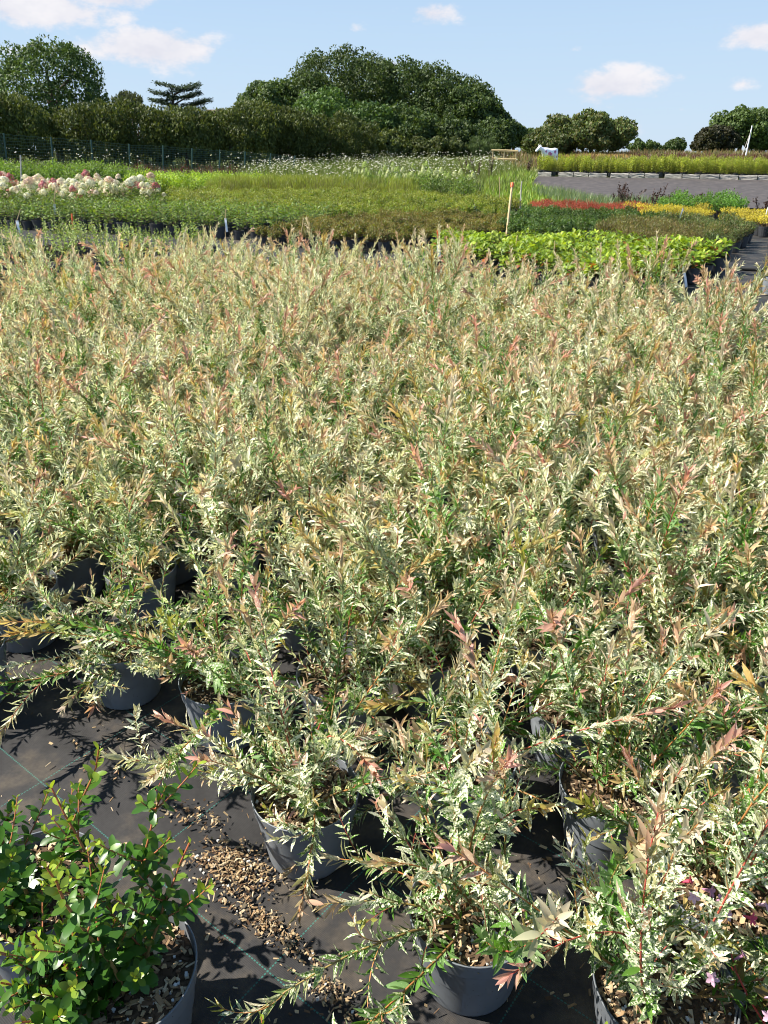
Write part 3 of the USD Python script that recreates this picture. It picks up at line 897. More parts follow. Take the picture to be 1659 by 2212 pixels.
make_bed('box_leaved_shrub', 'compact dark green small leaved shrub in a black pot', 'potted shrub', 'compact dark green shrubs in the middle block',
         [(2.2, 15.0), (3.0, 14.4), (6.3, 18.2), (5.8, 19.3), (3.4, 20.6), (2.6, 18.0)], .33, .34, sp_dk, 5, 12)
BR = [(.15, .165, .026), (.13, .19, .026), (.21, .15, .042)]
sp_br = dict(pot=.85, shrub=dict(k=26, m=10, r=.16, z0=.17, z1=.40, L=.056, W=.45, pal=BR, t0=.3, top=(.20, .16, .04)))
make_bed('bronze_shrub', 'compact bronze brown small leaved shrub in a black pot', 'potted shrub', 'bronze shrubs in the low centre block',
         [(-2.3, 14.9), (-.4, 14.0), (1.6, 14.6), (2.4, 16.0), (2.6, 18.6), (.8, 19.2), (-1.4, 17.2)], .33, .34, sp_br, 5, 13)
GN = [(.19, .29, .03), (.13, .22, .025), (.24, .26, .04)]
sp_gn = dict(pot=.85, shrub=dict(k=22, m=9, r=.18, z0=.17, z1=.46, L=.072, W=.48, pal=GN, t0=.3, top=(.25, .27, .04)))
make_bed('spreading_shrub', 'low olive green fine leaved shrub in the broad middle bed', 'potted shrub', 'olive green shrubs in the broad middle bed',
         [(-4.5, 20.3), (-1.2, 18.5), (2.8, 19.4), (3.3, 21.6), (2.9, 25.5), (-1.5, 29.5), (-7.6, 29.5), (-6.2, 23.5)], .40, .40, sp_gn, 5, 14)
HG = [(.13, .22, .03), (.085, .155, .026), (.20, .27, .04)]
HX = np.array([.925, -.38])
HY = np.array([.38, .925])
sp_h = dict(pot=1.0, sides=22, compost=True, seg=2, curl=.35, shrub=dict(k=8, m=10, r=.21, z0=.32, z1=.56, L=.085, W=.45, pal=HG, t0=.25, ang=(80, 50)))
make_bed('hydrangea', 'green hydrangea without flowers in a black pot in the front rows', 'hydrangea', 'hydrangeas without flowers in the front rows at left',
         [(-11.2, 19.6), (-2.0, 15.9), (-.9, 18.4), (-3.4, 19.9), (-7.0, 21.2), (-11.4, 21.6)], .40, .42, sp_h, 4, 15, ax=HX, bx=HY)


def hyd_heads(g):
    out = []
    for i in range(g.integers(1, 4)):
        a = g.uniform(0, 6.28)
        r = g.uniform(.05, .24)
        out.append((r * math.cos(a), r * math.sin(a), g.uniform(.50, .90), g.uniform(.06, .11), g.uniform(.06, .13),
                    [(.82, .78, .60), (.84, .82, .68), (.76, .56, .48), (.74, .74, .40), (.58, .22, .24), (.80, .68, .58)][g.choice(6, p=[.30, .28, .12, .12, .06, .12])]))
    return out


sp_hb = dict(pot=1.0, seg=2, curl=.35, heads=hyd_heads, shrub=dict(k=10, m=12, r=.23, z0=.36, z1=.80, L=.09, W=.45, pal=HG, t0=.25, ang=(80, 50)))
make_bed('flowering_hydrangea', 'hydrangea in bloom with cream and pink flower heads at the left', 'hydrangea', 'flowering hydrangeas with cream and pink heads at the left',
         [(-13.5, 21.7), (-7.2, 20.6), (-6.0, 22.0), (-6.9, 25.4), (-15.0, 27.5)], .46, .46, sp_hb, 9, 16, ax=HX, bx=HY)
HE = [(.19, .18, .05), (.15, .18, .045), (.24, .19, .065)]
sp_he = dict(pot=.85, shrub=dict(k=36, m=9, r=.16, z0=.17, z1=.44, L=.06, W=.2, pal=HE, t0=.2, ang=(45, 15), flat=.2))
make_bed('heather', 'upright olive brown fine needled heather in a black pot beside the aisle', 'heather', 'olive brown heathers beside the right aisle',
         [(3.5, 13.8), (4.9, 13.0), (5.9, 14.2), (5.6, 16.6), (4.6, 16.6)], .32, .33, sp_he, 4, 17)
HE2 = [(.085, .145, .038), (.12, .17, .045), (.16, .17, .055)]
sp_he2 = dict(pot=.85, shrub=dict(k=34, m=9, r=.16, z0=.17, z1=.42, L=.058, W=.28, pal=HE2, t0=.2, ang=(55, 25), flat=.2))
make_bed('green_heather', 'green fine leaved heather in a black pot along the right aisle', 'heather', 'green heathers along the right aisle',
         [(5.0, 12.95), (5.4, 12.7), (7.2, 16.0), (6.9, 17.4), (5.7, 17.0), (6.0, 14.2)], .32, .33, sp_he2, 4, 18)
YE = [(.62, .50, .035), (.52, .46, .04), (.66, .55, .07)]
sp_ye = dict(pot=.9, sides=16, shrub=dict(k=24, m=10, r=.19, z0=.24, z1=.40, L=.042, W=.5, pal=YE, t0=.35, top=(.70, .58, .06)))
make_bed('golden_shrub', 'bright yellow leaved low shrub in a black pot', 'potted shrub', 'bright yellow shrubs at the right',
         [(6.0, 19.5), (7.5, 18.9), (8.0, 20.6), (6.3, 21.4)], .32, .32, sp_ye, 3, 19)
make_bed('golden_shrub', 'bright yellow leaved low shrub in the far right block', 'potted shrub', 'bright yellow shrubs in the far right block',
         [(7.5, 18.3), (7.7, 16.6), (11.5, 15.4), (12.5, 18.4), (8.3, 19.7)], .32, .32, sp_ye, 3, 20)
RE = [(.40, .06, .035), (.30, .06, .035), (.46, .11, .05)]
sp_re = dict(pot=.85, shrub=dict(k=26, m=10, r=.2, z0=.2, z1=.38, L=.034, W=.5, pal=RE, t0=.45, top=(.50, .08, .05)))
make_bed('red_leaved_shrub', 'low shrub with coral red leaves in the bright red strip', 'potted shrub', 'coral red shrubs in the bright red strip',
         [(3.8, 20.9), (6.5, 20.0), (7.2, 22.3), (4.2, 23.6)], .32, .32, sp_re, 3, 21)
make_bed('mixed_green_shrub', 'yellow green low shrub between the red strip and the olive bed', 'potted shrub', 'yellow green shrubs left of the red strip',
         [(2.4, 21.3), (3.4, 20.9), (3.9, 22.8), (2.9, 23.4)], .34, .34, dict(sp_gn, shrub=dict(sp_gn['shrub'], pal=[(.2, .24, .03), (.14, .18, .03), (.25, .2, .04)])), 3, 22)
LC = [(.12, .27, .035), (.15, .31, .045), (.09, .21, .03)]
sp_lc = dict(pot=.95, shrub=dict(k=22, m=14, r=.24, z0=.28, z1=.64, L=.07, W=.5, pal=LC, t0=.25))
make_bed('fresh_green_shrub', 'bright fresh green leafy shrub beside the bare bank', 'potted shrub', 'fresh green shrubs in front of the bare bank',
         [(7.0, 20.9), (8.7, 20.3), (9.4, 21.7), (7.4, 22.8)], .42, .42, sp_lc, 3, 23)
LL = [(.28, .43, .038), (.21, .35, .036), (.36, .48, .05)]
sp_ll = dict(seg=1, shrub=dict(k=16, m=12, r=.27, z0=.2, z1=.74, L=.11, W=.5, pal=LL, t0=.2, zs=.05), sr=.006)
make_bed('leafy_nursery_shrub', 'lush bright green broad leaved shrub in the long back rows', 'nursery shrub', 'bright green shrubs in the long back rows',
         [(-10.5, 33.5), (-5.6, 32.0), (-4.4, 34.5), (-5.5, 38), (-11.5, 40)], .52, .55, sp_ll, 3, 24, ax=HX, bx=HY)
LD = [(.085, .17, .025), (.11, .21, .03), (.06, .13, .02)]
sp_ld = dict(seg=1, shrub=dict(k=18, m=16, r=.30, z0=.2, z1=1.12, L=.12, W=.5, pal=LD, t0=.2, zs=.05, top=(.20, .32, .04)), sr=.006)
make_bed('dark_leaved_nursery_shrub', 'mid green broad leaved shrub in the rows behind the flowering hydrangeas', 'nursery shrub', 'mid green shrubs behind the flowering hydrangeas',
         [(-22, 34.5), (-11.5, 33.5), (-10.5, 38), (-22, 42)], .55, .6, sp_ld, 3, 25, ax=HX, bx=HY)
GR_ = [(.27, .33, .04), (.21, .28, .035), (.32, .35, .06)]
sp_gr = dict(seg=1, mat='leaf', shrub=dict(k=26, m=6, r=.20, z0=.3, z1=.72, L=.20, W=.06, pal=GR_, t0=.2, ang=(15, 5), flat=.15, zs=.03), sr=.003)
make_bed('ornamental_grass', 'upright yellow green grass clump in the middle distance', 'grass plant', 'upright grass clumps behind the olive bed',
         [(-6.6, 30.2), (-1.4, 28.8), (.8, 27.0), (1.2, 28.4), (-2.0, 31.8), (-6.0, 33.0)], .40, .42, sp_gr, 3, 26, ax=HX, bx=HY)


def lime_heads(g):
    return [(g.normal(0, .17), g.normal(0, .17), g.uniform(.72, 1.0), .07, .12, [(.50, .58, .20), (.62, .66, .36), (.38, .48, .14)][g.integers(3)]) for _ in range(g.integers(0, 4))]


sp_li = dict(seg=1, heads=lime_heads, cone=.55, shrub=dict(k=18, m=12, r=.32, z0=.3, z1=.88, L=.10, W=.45, pal=[(.13, .23, .035), (.18, .28, .04), (.10, .17, .03)], t0=.15, zs=.05), sr=.005)
make_bed('panicle_hydrangea', 'tall hydrangea with pale lime flower cones in front of the daisy meadow', 'hydrangea', 'hydrangeas with pale lime cones in the middle distance',
         [(-1.9, 33.4), (1.2, 29.4), (3.0, 27.6), (3.4, 29.2), (1.0, 33.6), (-.6, 35.0)], .58, .6, sp_li, 6, 27, ax=HX, bx=HY)
sp_rd = dict(seg=1, shrub=dict(k=14, m=14, r=.3, z0=.3, z1=.95, L=.09, W=.5, pal=[(.13, .025, .022), (.09, .03, .02), (.06, .08, .02)], t0=.1, zs=.05), sr=.005)
make_bed('purple_leaved_shrub', 'dark red leaved shrub standing in front of the wire fence', 'nursery shrub', 'dark red shrubs in front of the wire fence',
         [(-13.6, 43.0), (-8.0, 42.0), (-7.6, 43.2), (-13.6, 44.3)], .55, .5, sp_rd, 3, 28, ax=HX, bx=HY)
TE = [(.34, .41, .04), (.27, .36, .035), (.42, .45, .055)]
sp_te = dict(pot=1.15, sides=10, seg=1, shrub=dict(k=18, m=18, r=.2, z0=.4, z1=1.10, L=.085, W=.5, pal=TE, t0=.12, zs=.2, flat=.18, base_r=.1), sr=.005)
K0, K1 = np.array([9.33, 52.0]), np.array([22.0, 47.8])
kd = (K1 - K0) / np.linalg.norm(K1 - K0)
kn = np.array([-kd[1], kd[0]])
make_bed('hedging_shrub', 'tall yellow green leafy shrub in a pot in the rows along the concrete kerb', 'potted shrub', 'tall yellow green shrubs behind the concrete kerb',
         [tuple(K0 + kn * .75 + kd * .2), tuple(K1 + kn * .75 + kd * 2), tuple(K1 + kn * 3.2 + kd * 2), tuple(K0 + kn * 3.2 + kd * .2)], .42, .55, sp_te, 4, 29, ax=kd, bx=kn)
# concrete kerb blocks
t_, i_ = 0.2, 0
while t_ < 14.6:
    L = R0.uniform(.75, 1.25)
    c = K0 + kd * (t_ + L / 2) + kn * R0.normal(0, .05)
    blk = trimesh.creation.box([L - .04, .22, .24])
    blk = blk.subdivide().subdivide()
    blk.vertices += R0.normal(0, .008, blk.vertices.shape)
    q = thing('kerb_block', 'grey concrete kerb block in the row at the top of the bare bank', 'kerb block', (c[0], c[1], float(ground_z(*c)) + .13), (R0.normal(0, 2), R0.normal(0, 1.5), math.degrees(math.atan2(kd[1], kd[0])) + R0.normal(0, 2)), 1, 'kerb blocks at the top of the bank')
    geo(q, 'block', tm(blk), M['concrete'])
    t_ += L + (R0.uniform(.1, .5) if R0.random() < .25 else .02)

# --- leggy pale variegated shrubs at the far left
sp_lv = dict(pot=1.0, sides=24, compost=True, sr=.004, seg=2, stemcol=(.14, .08, .05), shrub=dict(k=9, m=20, r=.20, z0=.30, z1=.62, L=.042, W=.55, pal=[(.24, .34, .09), (.15, .25, .05), (.40, .46, .18)], t0=.35, ang=(60, 40)))
make_bed('leggy_shrub', 'leggy shrub with small pale variegated leaves at the left of the willow bed', 'potted shrub', 'leggy pale leaved shrubs left of the willow bed',
         [(-8.2, 11.4), (-5.2, 8.4), (-2.6, 11.4), (-2.6, 13.2), (-4.6, 13.6), (-8.0, 14.0)], .58, .58, sp_lv, 4, 30, jit=.09)

# --- single pots along the right side of the aisle
side = [((4.78, 9.75), 'yellow leaved young shrub with a white tag in the grey pot at the right edge', dict(sp_chart, potmat='pot', pot=1.0, sides=32, shrub=dict(k=5, m=6, r=.11, z0=.22, z1=.36, L=.075, W=.5, pal=[(.55, .50, .05), (.36, .42, .05)], t0=.4, ang=(80, 45)))),
        ((5.55, 10.75), 'yellow green shrub beside the black water pipe end at the right edge', sp_chart),
        ((6.15, 12.55), 'dark leaved upright shrub in a black pot at the right edge of the aisle', dict(sp_dk, pot=1.0, sides=24, shrub=dict(k=16, m=14, r=.14, z0=.3, z1=.72, L=.05, W=.35, pal=DG, t0=.15))),
        ((7.15, 14.85), 'small dark green shrub with a white tag in a black pot right of the aisle', dict(sp_dk, pot=1.0, sides=24)),
        ((8.05, 16.4), 'dark green shrub in the last black pot right of the aisle', dict(sp_dk, pot=1.0, sides=24)),
        ((7.75, 17.6), 'yellow shrub in the blue grey pot at the front of the far yellow block', dict(sp_ye, potmat='pot', pot=1.15, sides=24))]
for i, ((x, y), label, sp_) in enumerate(side):
    p = thing('aisle_shrub', label, 'potted shrub', (x, y, .012), (0, 0, 40 * i), 1, None)
    build_plant(p, np.random.default_rng(640 + i), sp_)

# --- black water pipe across the aisle
pp = np.array([[4.72, 12.2, .035], [5.1, 12.02, .034], [5.5, 11.83, .036], [5.95, 11.6, .035], [6.8, 11.2, .035]])
geo('/World', 'water_pipe', tubes(pp[None], np.full((1, 5), .034), 12), M['pipe'], smooth=True, label='black plastic water pipe lying across the aisle at right', cat='pipe')

# --- bark chips spilled on the membrane
rng = np.random.default_rng(90)


def spill(c, sx, sy, rot, n, name, label, lo=.0035, hi=.012):
    q = rng.normal(0, 1, (n, 2)) * [sx, sy]
    ca, sa = math.cos(rot), math.sin(rot)
    P = np.c_[q[:, 0] * ca - q[:, 1] * sa + c[0], q[:, 0] * sa + q[:, 1] * ca + c[1], np.zeros(n)]
    dens = np.exp(-.5 * (q[:, 0] / sx) ** 2 - .5 * (q[:, 1] / sy) ** 2)
    P[:, 2] = .013 + rng.random(n) * .016 * dens * min(1, n / 300)
    vf, col = chip_set(P, rng, lo, hi, .03, .95)
    geo('/World', name, vf, M['chips'], col, label=label, cat='bark chips', kind='stuff')


spill((-.37, 1.34), .055, .034, -.5, 700, 'bark_chips', 'pile of pale bark chips beside the front grey pot')
spill((-.26, 1.18), .07, .016, -.65, 300, 'bark_chips', 'trail of bark chips running from the pile to the second pot')
spill((-.10, 1.02), .06, .02, -.6, 200, 'bark_chips', 'end of the bark chip trail at the foot of the second pot')
spill((-.50, 1.50), .06, .02, -.4, 100, 'bark_chips', 'scatter of bark chips on the membrane behind the glossy shrub')
spill((-.40, 1.30), .45, .35, 0, 240, 'bark_chips', 'loose single bark chips strewn over the bare membrane', .004, .016)
spill((.45, 1.25), .4, .3, 0, 260, 'bark_chips', 'bark chips strewn between the front willow pots', .004, .018)
spill((-.95, 2.15), .3, .3, 0, 160, 'bark_chips', 'bark chips strewn in the shade of the left willow pots', .004, .016)

# ------------------------------------------------------------------ canes, stakes and plant tags
def cane(label, base, top, r=.006, m='cane', cap=None, tags=(), cat='cane', name='marker_cane'):
    base, top = np.asarray(base, float), np.asarray(top, float)
    p = thing(name, label, cat, base)
    w = np.linspace(0, 1, 6)[:, None]
    pts = (top - base) * w + R0.normal(0, .003, (6, 3)) * w * (1 - w) * 4
    geo(p, 'shaft', tubes(pts[None], np.full((1, 6), r) * (1 + .12 * np.array([0, 1, 0, 1, 0, 0])), 8), M[m], smooth=True)
    if cap:
        d = unit(top - base)
        geo(p, 'cap', tubes(np.array([top - base - d * cap[1], top - base + d * .01])[None], np.full((1, 2), r * 1.5), 8), M[cap[0]], smooth=True)
    for (t, dx, dz, L, W) in tags:
        a = (top - base) * t
        s = np.linspace(0, 1, 7)
        c = a + np.stack([dx * s, -.02 * np.sin(s * 3), dz * s - .02 * s * s], 1)
        side_ = np.array([-dz, 0, dx]) / (math.hypot(dx, dz) + 1e-9) * W / 2
        v = np.stack([c - side_, c + side_, c + side_ + [0, .0015, 0], c - side_ + [0, .0015, 0]], 1).reshape(-1, 3)
        q = [[4 * i + j, 4 * i + (j + 1) % 4, 4 * i + 4 + (j + 1) % 4, 4 * i + 4 + j] for i in range(6) for j in range(4)]
        q += [[0, 3, 2, 1], [24, 25, 26, 27]]
        geo(p, 'tag', (v, np.array(q)), M['white_plastic'])
    return p


def c2(u0, v0, d, u1, v1, dd=0.):
    return at(u0, v0, d), at(u1, v1, d + dd)


b, t = c2(163, 545, 13.4, 155, 463); cane('orange tipped stake with a long white tag in front of the hydrangeas', b, t, .010, 'cane', ('orange_plastic', .24), [(.55, .17, -.22, .3, .04)])
b, t = c2(27, 505, 17.3, 44, 452); cane('bamboo cane with a hanging white tag at the left end of the hydrangea pots', b, t, .008, tags=[(.55, .03, -.22, .25, .06)])
b, t = c2(117, 470, 18.6, 118, 404); cane('bamboo cane with a white tag among the flowering hydrangeas', b, t, .007, tags=[(.45, -.02, -.2, .2, .05)])
b, t = c2(46, 400, 30, 44, 335); cane('tall grey stake left of the flowering hydrangeas', b, t, .025, 'grey_wood')
b, t = c2(487, 515, 15.2, 487, 452); cane('dark cane with a white tag at the right end of the hydrangea pots', b, t, .006, tags=[(.7, .01, -.22, .2, .04)])
b, t = c2(520, 400, 33, 522, 383); cane('short cane among the upright grasses', b, t, .02)
b, t = c2(651, 500, 14.2, 656, 470); cane('short pale cane in the bronze shrubs', b, t, .007)
b, t = c2(949, 560, 11.9, 945, 498); cane('orange tipped cane with a hanging white tag behind the willows', b, t, .007, 'cane', ('orange_plastic', .1), [(.5, .02, -.2, .2, .05)])
b, t = c2(1094, 510, 15.0, 1107, 396, .4); cane('thick wooden stake with an orange red cap in the middle of the beds', b, t, .021, 'cane', ('orange_plastic', .07), cat='stake', name='wooden_stake')
b, t = c2(1122, 470, 21.5, 1127, 391); cane('thin dark topped stake right of the capped stake', b, t, .016, 'grey_wood')
b, t = c2(1079, 440, 26, 1079, 382); cane('thin pale stake at the weedy foot of the meadow', b, t, .012)
b, t = c2(1107, 575, 11.6, 1118, 508); cane('bamboo cane in the lime leaved shrubs', b, t, .006)
b, t = c2(1192, 590, 10.8, 1199, 520); cane('bamboo cane with a white tag pointing left in the lime leaved shrubs', b, t, .006, tags=[(.42, -.16, -.10, .2, .035)])
b, t = c2(1478, 625, 10.0, 1476, 575); cane('dark stake with a long curved white tag at the corner of the lime leaved shrubs', b, t, .010, 'grey_wood', tags=[(.85, .07, -.19, .2, .03)])
b, t = c2(1500, 572, 11.3, 1498, 553); cane('short cane with a broad white tag pointing right over the lime shrubs', b, t, .004, tags=[(.9, .16, -.05, .2, .04)])
b, t = c2(1421, 585, 10.6, 1419, 560); cane('short cane with a slanting white tag in the lime leaved shrubs', b, t, .004, tags=[(.9, .06, -.11, .15, .03)])
b, t = c2(1437, 482, 18.8, 1435, 457); cane('cane with a white tag at the edge of the yellow shrubs', b, t, .007, tags=[(.8, .03, -.14, .15, .05)])
b, t = c2(1484, 482, 18.2, 1475, 446); cane('bent pale cane between the two yellow blocks', b, t, .008, tags=[(.9, -.08, -.3, .3, .03)])
b, t = c2(1350, 478, 19.5, 1352, 444); cane('cane in the yellow shrubs next to the red strip', b, t, .008)
b, t = c2(1226, 470, 20.5, 1225, 437); cane('pale cane in front of the coral red strip', b, t, .008)
b, t = c2(1272, 462, 20.9, 1268, 428); cane('pale bent cane standing in the coral red strip', b, t, .008)
b, t = c2(1620, 475, 19, 1618, 445); cane('cane among the far yellow shrubs', b, t, .007)
b, t = c2(1648, 490, 17.5, 1659, 448); cane('pale leaning stick at the right edge above the yellow shrubs', b, t, .010, 'white_plastic')
b, t = c2(1028, 455, 20, 1022, 440); cane('white tagged cane over the tray gap in the olive bed', b, t, .006, tags=[(.9, .10, -.18, .2, .05)])
b, t = c2(932, 440, 23, 945, 431); cane('short cane with a slanting white tag at the back of the olive bed', b, t, .006, tags=[(.9, -.10, -.08, .2, .05)])

# ------------------------------------------------------------------ meadow, weeds, grasses
def blades(name, label, cat, poly, n, h, w, pal, seed, lean=.25, wl=None, patch=0.):
    rng = np.random.default_rng(seed)
    P = np.asarray(poly, float)
    lo, hi = P.min(0), P.max(0)
    q = rng.uniform(lo, hi, (int(n * 3), 2))
    q = q[inside(P, q)]
    if patch:
        q = q[meshkit.fbm(np.c_[q * patch, np.zeros(len(q))], 3, seed) > rng.uniform(.25, .55, len(q))]
    q = q[:n]
    n = len(q)
    H = h * rng.uniform(.45, 1.15, n) * (.6 + .8 * meshkit.fbm(np.c_[q * .5, np.zeros(n)], 2, seed + 1))
    D = np.c_[rng.normal(0, lean, n), rng.normal(0, lean, n), np.ones(n)]
    N = np.c_[rng.normal(0, 1, (n, 2)), rng.normal(0, .3, n)]
    pal = np.asarray(pal)
    C = pal[rng.integers(len(pal), size=n)] * rng.uniform(.75, 1.25, (n, 1))
    v, f, k = leaves(np.c_[q, ground_z(q[:, 0], q[:, 1]) - .02], D, N, H, w * rng.uniform(.6, 1.3, n), rng.normal(0, .2, n), .2, 1)
    geo('/World', name, (v, f), M['leaf'], np.repeat(C, k, 0), label=label, cat=cat, kind='stuff')


MG = [(.16, .22, .045), (.20, .25, .065), (.24, .26, .09), (.13, .19, .04)]
blades('meadow_grass', 'tall grass of the daisy meadow below the trees', 'grass', [(-9, 45), (-2, 37), (4.5, 30), (6.3, 37), (9.5, 53), (9.6, 72), (-8, 72)], 26000, .55, .035, MG, 1)
blades('weedy_grass', 'green weeds at the left edge of the bare bank', 'weeds', [(1.0, 33), (3.2, 27.5), (5.4, 25.0), (6.8, 30), (6.6, 38), (9.4, 52), (8.2, 54), (4.5, 40)], 9000, .42, .05, [(.16, .27, .035), (.21, .32, .045), (.25, .30, .06)], 2)
blades('blue_green_grass', 'blue green grass strip at the foot of the bare bank', 'grass', [(5.2, 25.6), (9.4, 23.6), (9.9, 24.8), (7.4, 27.4), (7.0, 31), (5.9, 33)], 6000, .42, .02, [(.12, .20, .09), (.16, .24, .12), (.24, .28, .13)], 3)
blades('dry_grass', 'dry brown grass along the wire fence', 'grass', [(-33, 45.5), (-8, 44), (-8, 50), (-33, 50)], 9000, .7, .03, [(.10, .07, .035), (.08, .07, .03), (.08, .09, .03), (.17, .12, .06)], 4, patch=.3)
blades('dry_grass', 'dry grass and weeds behind the rows along the kerb', 'grass', [(9, 57.5), (26, 53.5), (40, 66), (40, 95), (8, 95)], 16000, .6, .06, [(.18, .17, .07), (.12, .14, .04), (.28, .20, .10), (.22, .12, .09)], 5)
blades('straw_grass', 'straw coloured mown grass beyond the white cow', 'grass', [(15.5, 74), (22, 74), (23, 82), (15, 82)], 4000, .5, .09, [(.48, .32, .13), (.40, .27, .11)], 6)
blades('rusty_weeds', 'rusty red weeds beyond the hedging shrubs at right', 'weeds', [(23.0, 70), (33, 68), (34, 76), (22, 78)], 5000, .55, .09, [(.16, .06, .05), (.20, .10, .07), (.12, .07, .04)], 7)
blades('bare_foot_grass', 'short rough grass at the foot of the dark hedge', 'grass', [(-60, 50), (-8, 58), (-8, 78), (-60, 78)], 9000, .5, .06, [(.04, .055, .015), (.06, .065, .02)], 8)


def umbels(name, label, poly, n, h, r, seed, patch=.4):
    rng = np.random.default_rng(seed)
    P = np.asarray(poly, float)
    q = rng.uniform(P.min(0), P.max(0), (n * 6, 2))
    q = q[inside(P, q)]
    q = q[meshkit.fbm(np.c_[q * patch, np.zeros(len(q))], 3, seed) > rng.uniform(.3, .6, len(q))][:n]
    n = len(q)
    z = ground_z(q[:, 0], q[:, 1])
    H = h * rng.uniform(.3, 1.1, n)
    top = np.c_[q + rng.normal(0, .06, (n, 2)), z + H]
    sv, sf, k1 = leaves(np.c_[q, z], top - np.c_[q, z], rng.normal(0, 1, (n, 3)), H, .022, 0, 0, 1)
    nn = unit(np.c_[rng.normal(0, .35, (n, 2)), np.ones(n)])
    a = unit(np.cross(nn, [1, .1, 0]))
    b = np.cross(nn, a)
    ang = np.arange(6) * math.pi / 3
    rr = r * rng.uniform(.35, 1.3, n)
    ring = top[:, None] + rr[:, None, None] * (np.cos(ang)[None, :, None] * a[:, None] + np.sin(ang)[None, :, None] * b[:, None]) * rng.uniform(.7, 1.15, (n, 6, 1))
    v = np.concatenate([top[:, None] + nn[:, None] * rr[:, None, None] * .35, ring], 1).reshape(-1, 3)
    f = np.array([[0, 1 + i, 1 + (i + 1) % 6] for i in range(6)])
    f = (f[None] + (np.arange(n) * 7)[:, None, None]).reshape(-1, 3)
    col = np.vstack([np.tile((.10, .14, .04), (len(sv), 1)), np.repeat(np.array([(.70, .70, .62)]) * rng.uniform(.75, 1.05, (n, 1)), 7, 0)])
    geo('/World', name, join([(sv, sf), (v, f)]), M['petal'], col, label=label, cat='wild flowers', kind='stuff')


umbels('white_meadow_flowers', 'white wild carrot flowers filling the meadow below the trees', [(-8.5, 46), (-3, 40), (2.5, 38), (5, 44), (8.8, 56), (9.4, 72), (-7, 70)], 3000, .85, .050, 11)
umbels('white_fence_flowers', 'white umbels of wild carrot along the wire fence', [(-24, 45.5), (-7, 44), (-7, 50), (-24, 50)], 260, 1.35, .05, 12)


def dead_dock(label, u, d, h):
    g = ground_at(u, d)
    rng = np.random.default_rng(int(u))
    p = thing('dead_dock', label, 'dead weed', g, group=None)
    k = rng.integers(4, 8)
    st, cl = [], []
    for i in range(k):
        e = np.array([rng.normal(0, .22), rng.normal(0, .1), h * rng.uniform(.6, 1.05)])
        b = np.array([rng.normal(0, .05), 0, 0])
        st.append(np.linspace(b, e, 4))
        t = rng.uniform(.4, 1, 40)[:, None]
        cl.append(b + (e - b) * t + rng.normal(0, .025, (40, 3)))
    st = np.array(st)
    geo(p, 'stems', tubes(st, np.full((k, 4), .010), 4), M['stem'], (.06, .03, .025))
    c = np.vstack(cl)
    v, f, kk = leaves(c, rng.normal(0, 1, c.shape) + [0, 0, .8], rng.normal(0, 1, c.shape), .055, .035, 0, .2, 1)
    geo(p, 'seed_heads', (v, f), M['leaf'], (.055, .028, .024), kind='stuff')


for (u, d, h, w) in [(1337, 25.5, .75, 'left of the pair at the foot of the bare bank'), (1352, 25.0, .65, 'right of the pair at the foot of the bare bank'), (1414, 24.2, .72, 'upright behind the fresh green shrubs'), (1429, 24.2, .5, 'spreading low behind the fresh green shrubs'),
                     (1452, 24, .48, 'right of the spreading one above the fresh green shrubs'), (1493, 23.6, .6, 'as two thin dark spikes left'), (1506, 23.6, .62, 'as two thin dark spikes right'), (1390, 25, .35, 'small and low at the bank foot'),
                     (1010, 47, 1.3, 'in the meadow edge left of the bare bank'), (1030, 46, 1.1, 'small at the meadow edge by the bank corner'), (1060, 47, 1.4, 'tallest at the meadow edge by the bank corner'), (1140, 52, 1.0, 'at the left end of the concrete kerb'),
                     (1330, 52.5, .8, 'in front of the kerb near its middle'), (1545, 50.5, .9, 'in front of the kerb toward the right'), (1645, 21, .6, 'at the right edge above the yellow shrubs')]:
    dead_dock('dead brown dock stems standing ' + w, u, d, h)

# ------------------------------------------------------------------ wire fence at the left
tops = [(-30, 282, 46.5), (8, 290, 47.5), (110, 298, 48.6), (197, 304, 49.6), (279, 313, 50.7), (352, 316, 51.7), (415, 322, 52.8), (475, 325, 54), (530, 329, 55), (585, 333, 56), (637, 338, 57)]
p0 = ground_at(8, 47.5)
fence = thing('wire_fence', 'dark green wire mesh fence in front of the left hedge', 'fence', p0)
ft = [at(u, v, d) for u, v, d in tops]
fb = [np.array([t[0] - .17, t[1], float(ground_z(t[0], t[1])) - .05]) for t in ft]
for t, b in zip(ft, fb):
    geo(fence, 'post', tubes((np.array([b, t + [0, 0, .06]]) - p0)[None], np.full((1, 2), .045), 8), M['green_steel'], smooth=True)
wires = []
for i in range(len(ft) - 1):
    for s in np.linspace(0.03, 1, 14):
        wires.append([fb[i] * (1 - s) + ft[i] * s, fb[i + 1] * (1 - s) + ft[i + 1] * s])
    for s in np.linspace(0, 1, 24)[1:-1]:
        wires.append([fb[i] * (1 - s) + fb[i + 1] * s, ft[i] * (1 - s) + ft[i + 1] * s])
wires = np.array(wires) - p0
geo(fence, 'wire_mesh', tubes(wires, np.full((len(wires), 2), .0045), 3), M['green_steel'], kind='stuff')

# ------------------------------------------------------------------ wooden rail frame in the meadow
g0 = ground_at(1090, 60)
fr = thing('rail_frame', 'pale timber rail frame with two rails standing in the white meadow flowers', 'fence', g0)
fa, fb_ = at(1062, 324, 60.5) - g0, at(1119, 326, 59.5) - g0
dirx = unit(np.array([fb_[0] - fa[0], fb_[1] - fa[1], 0]))


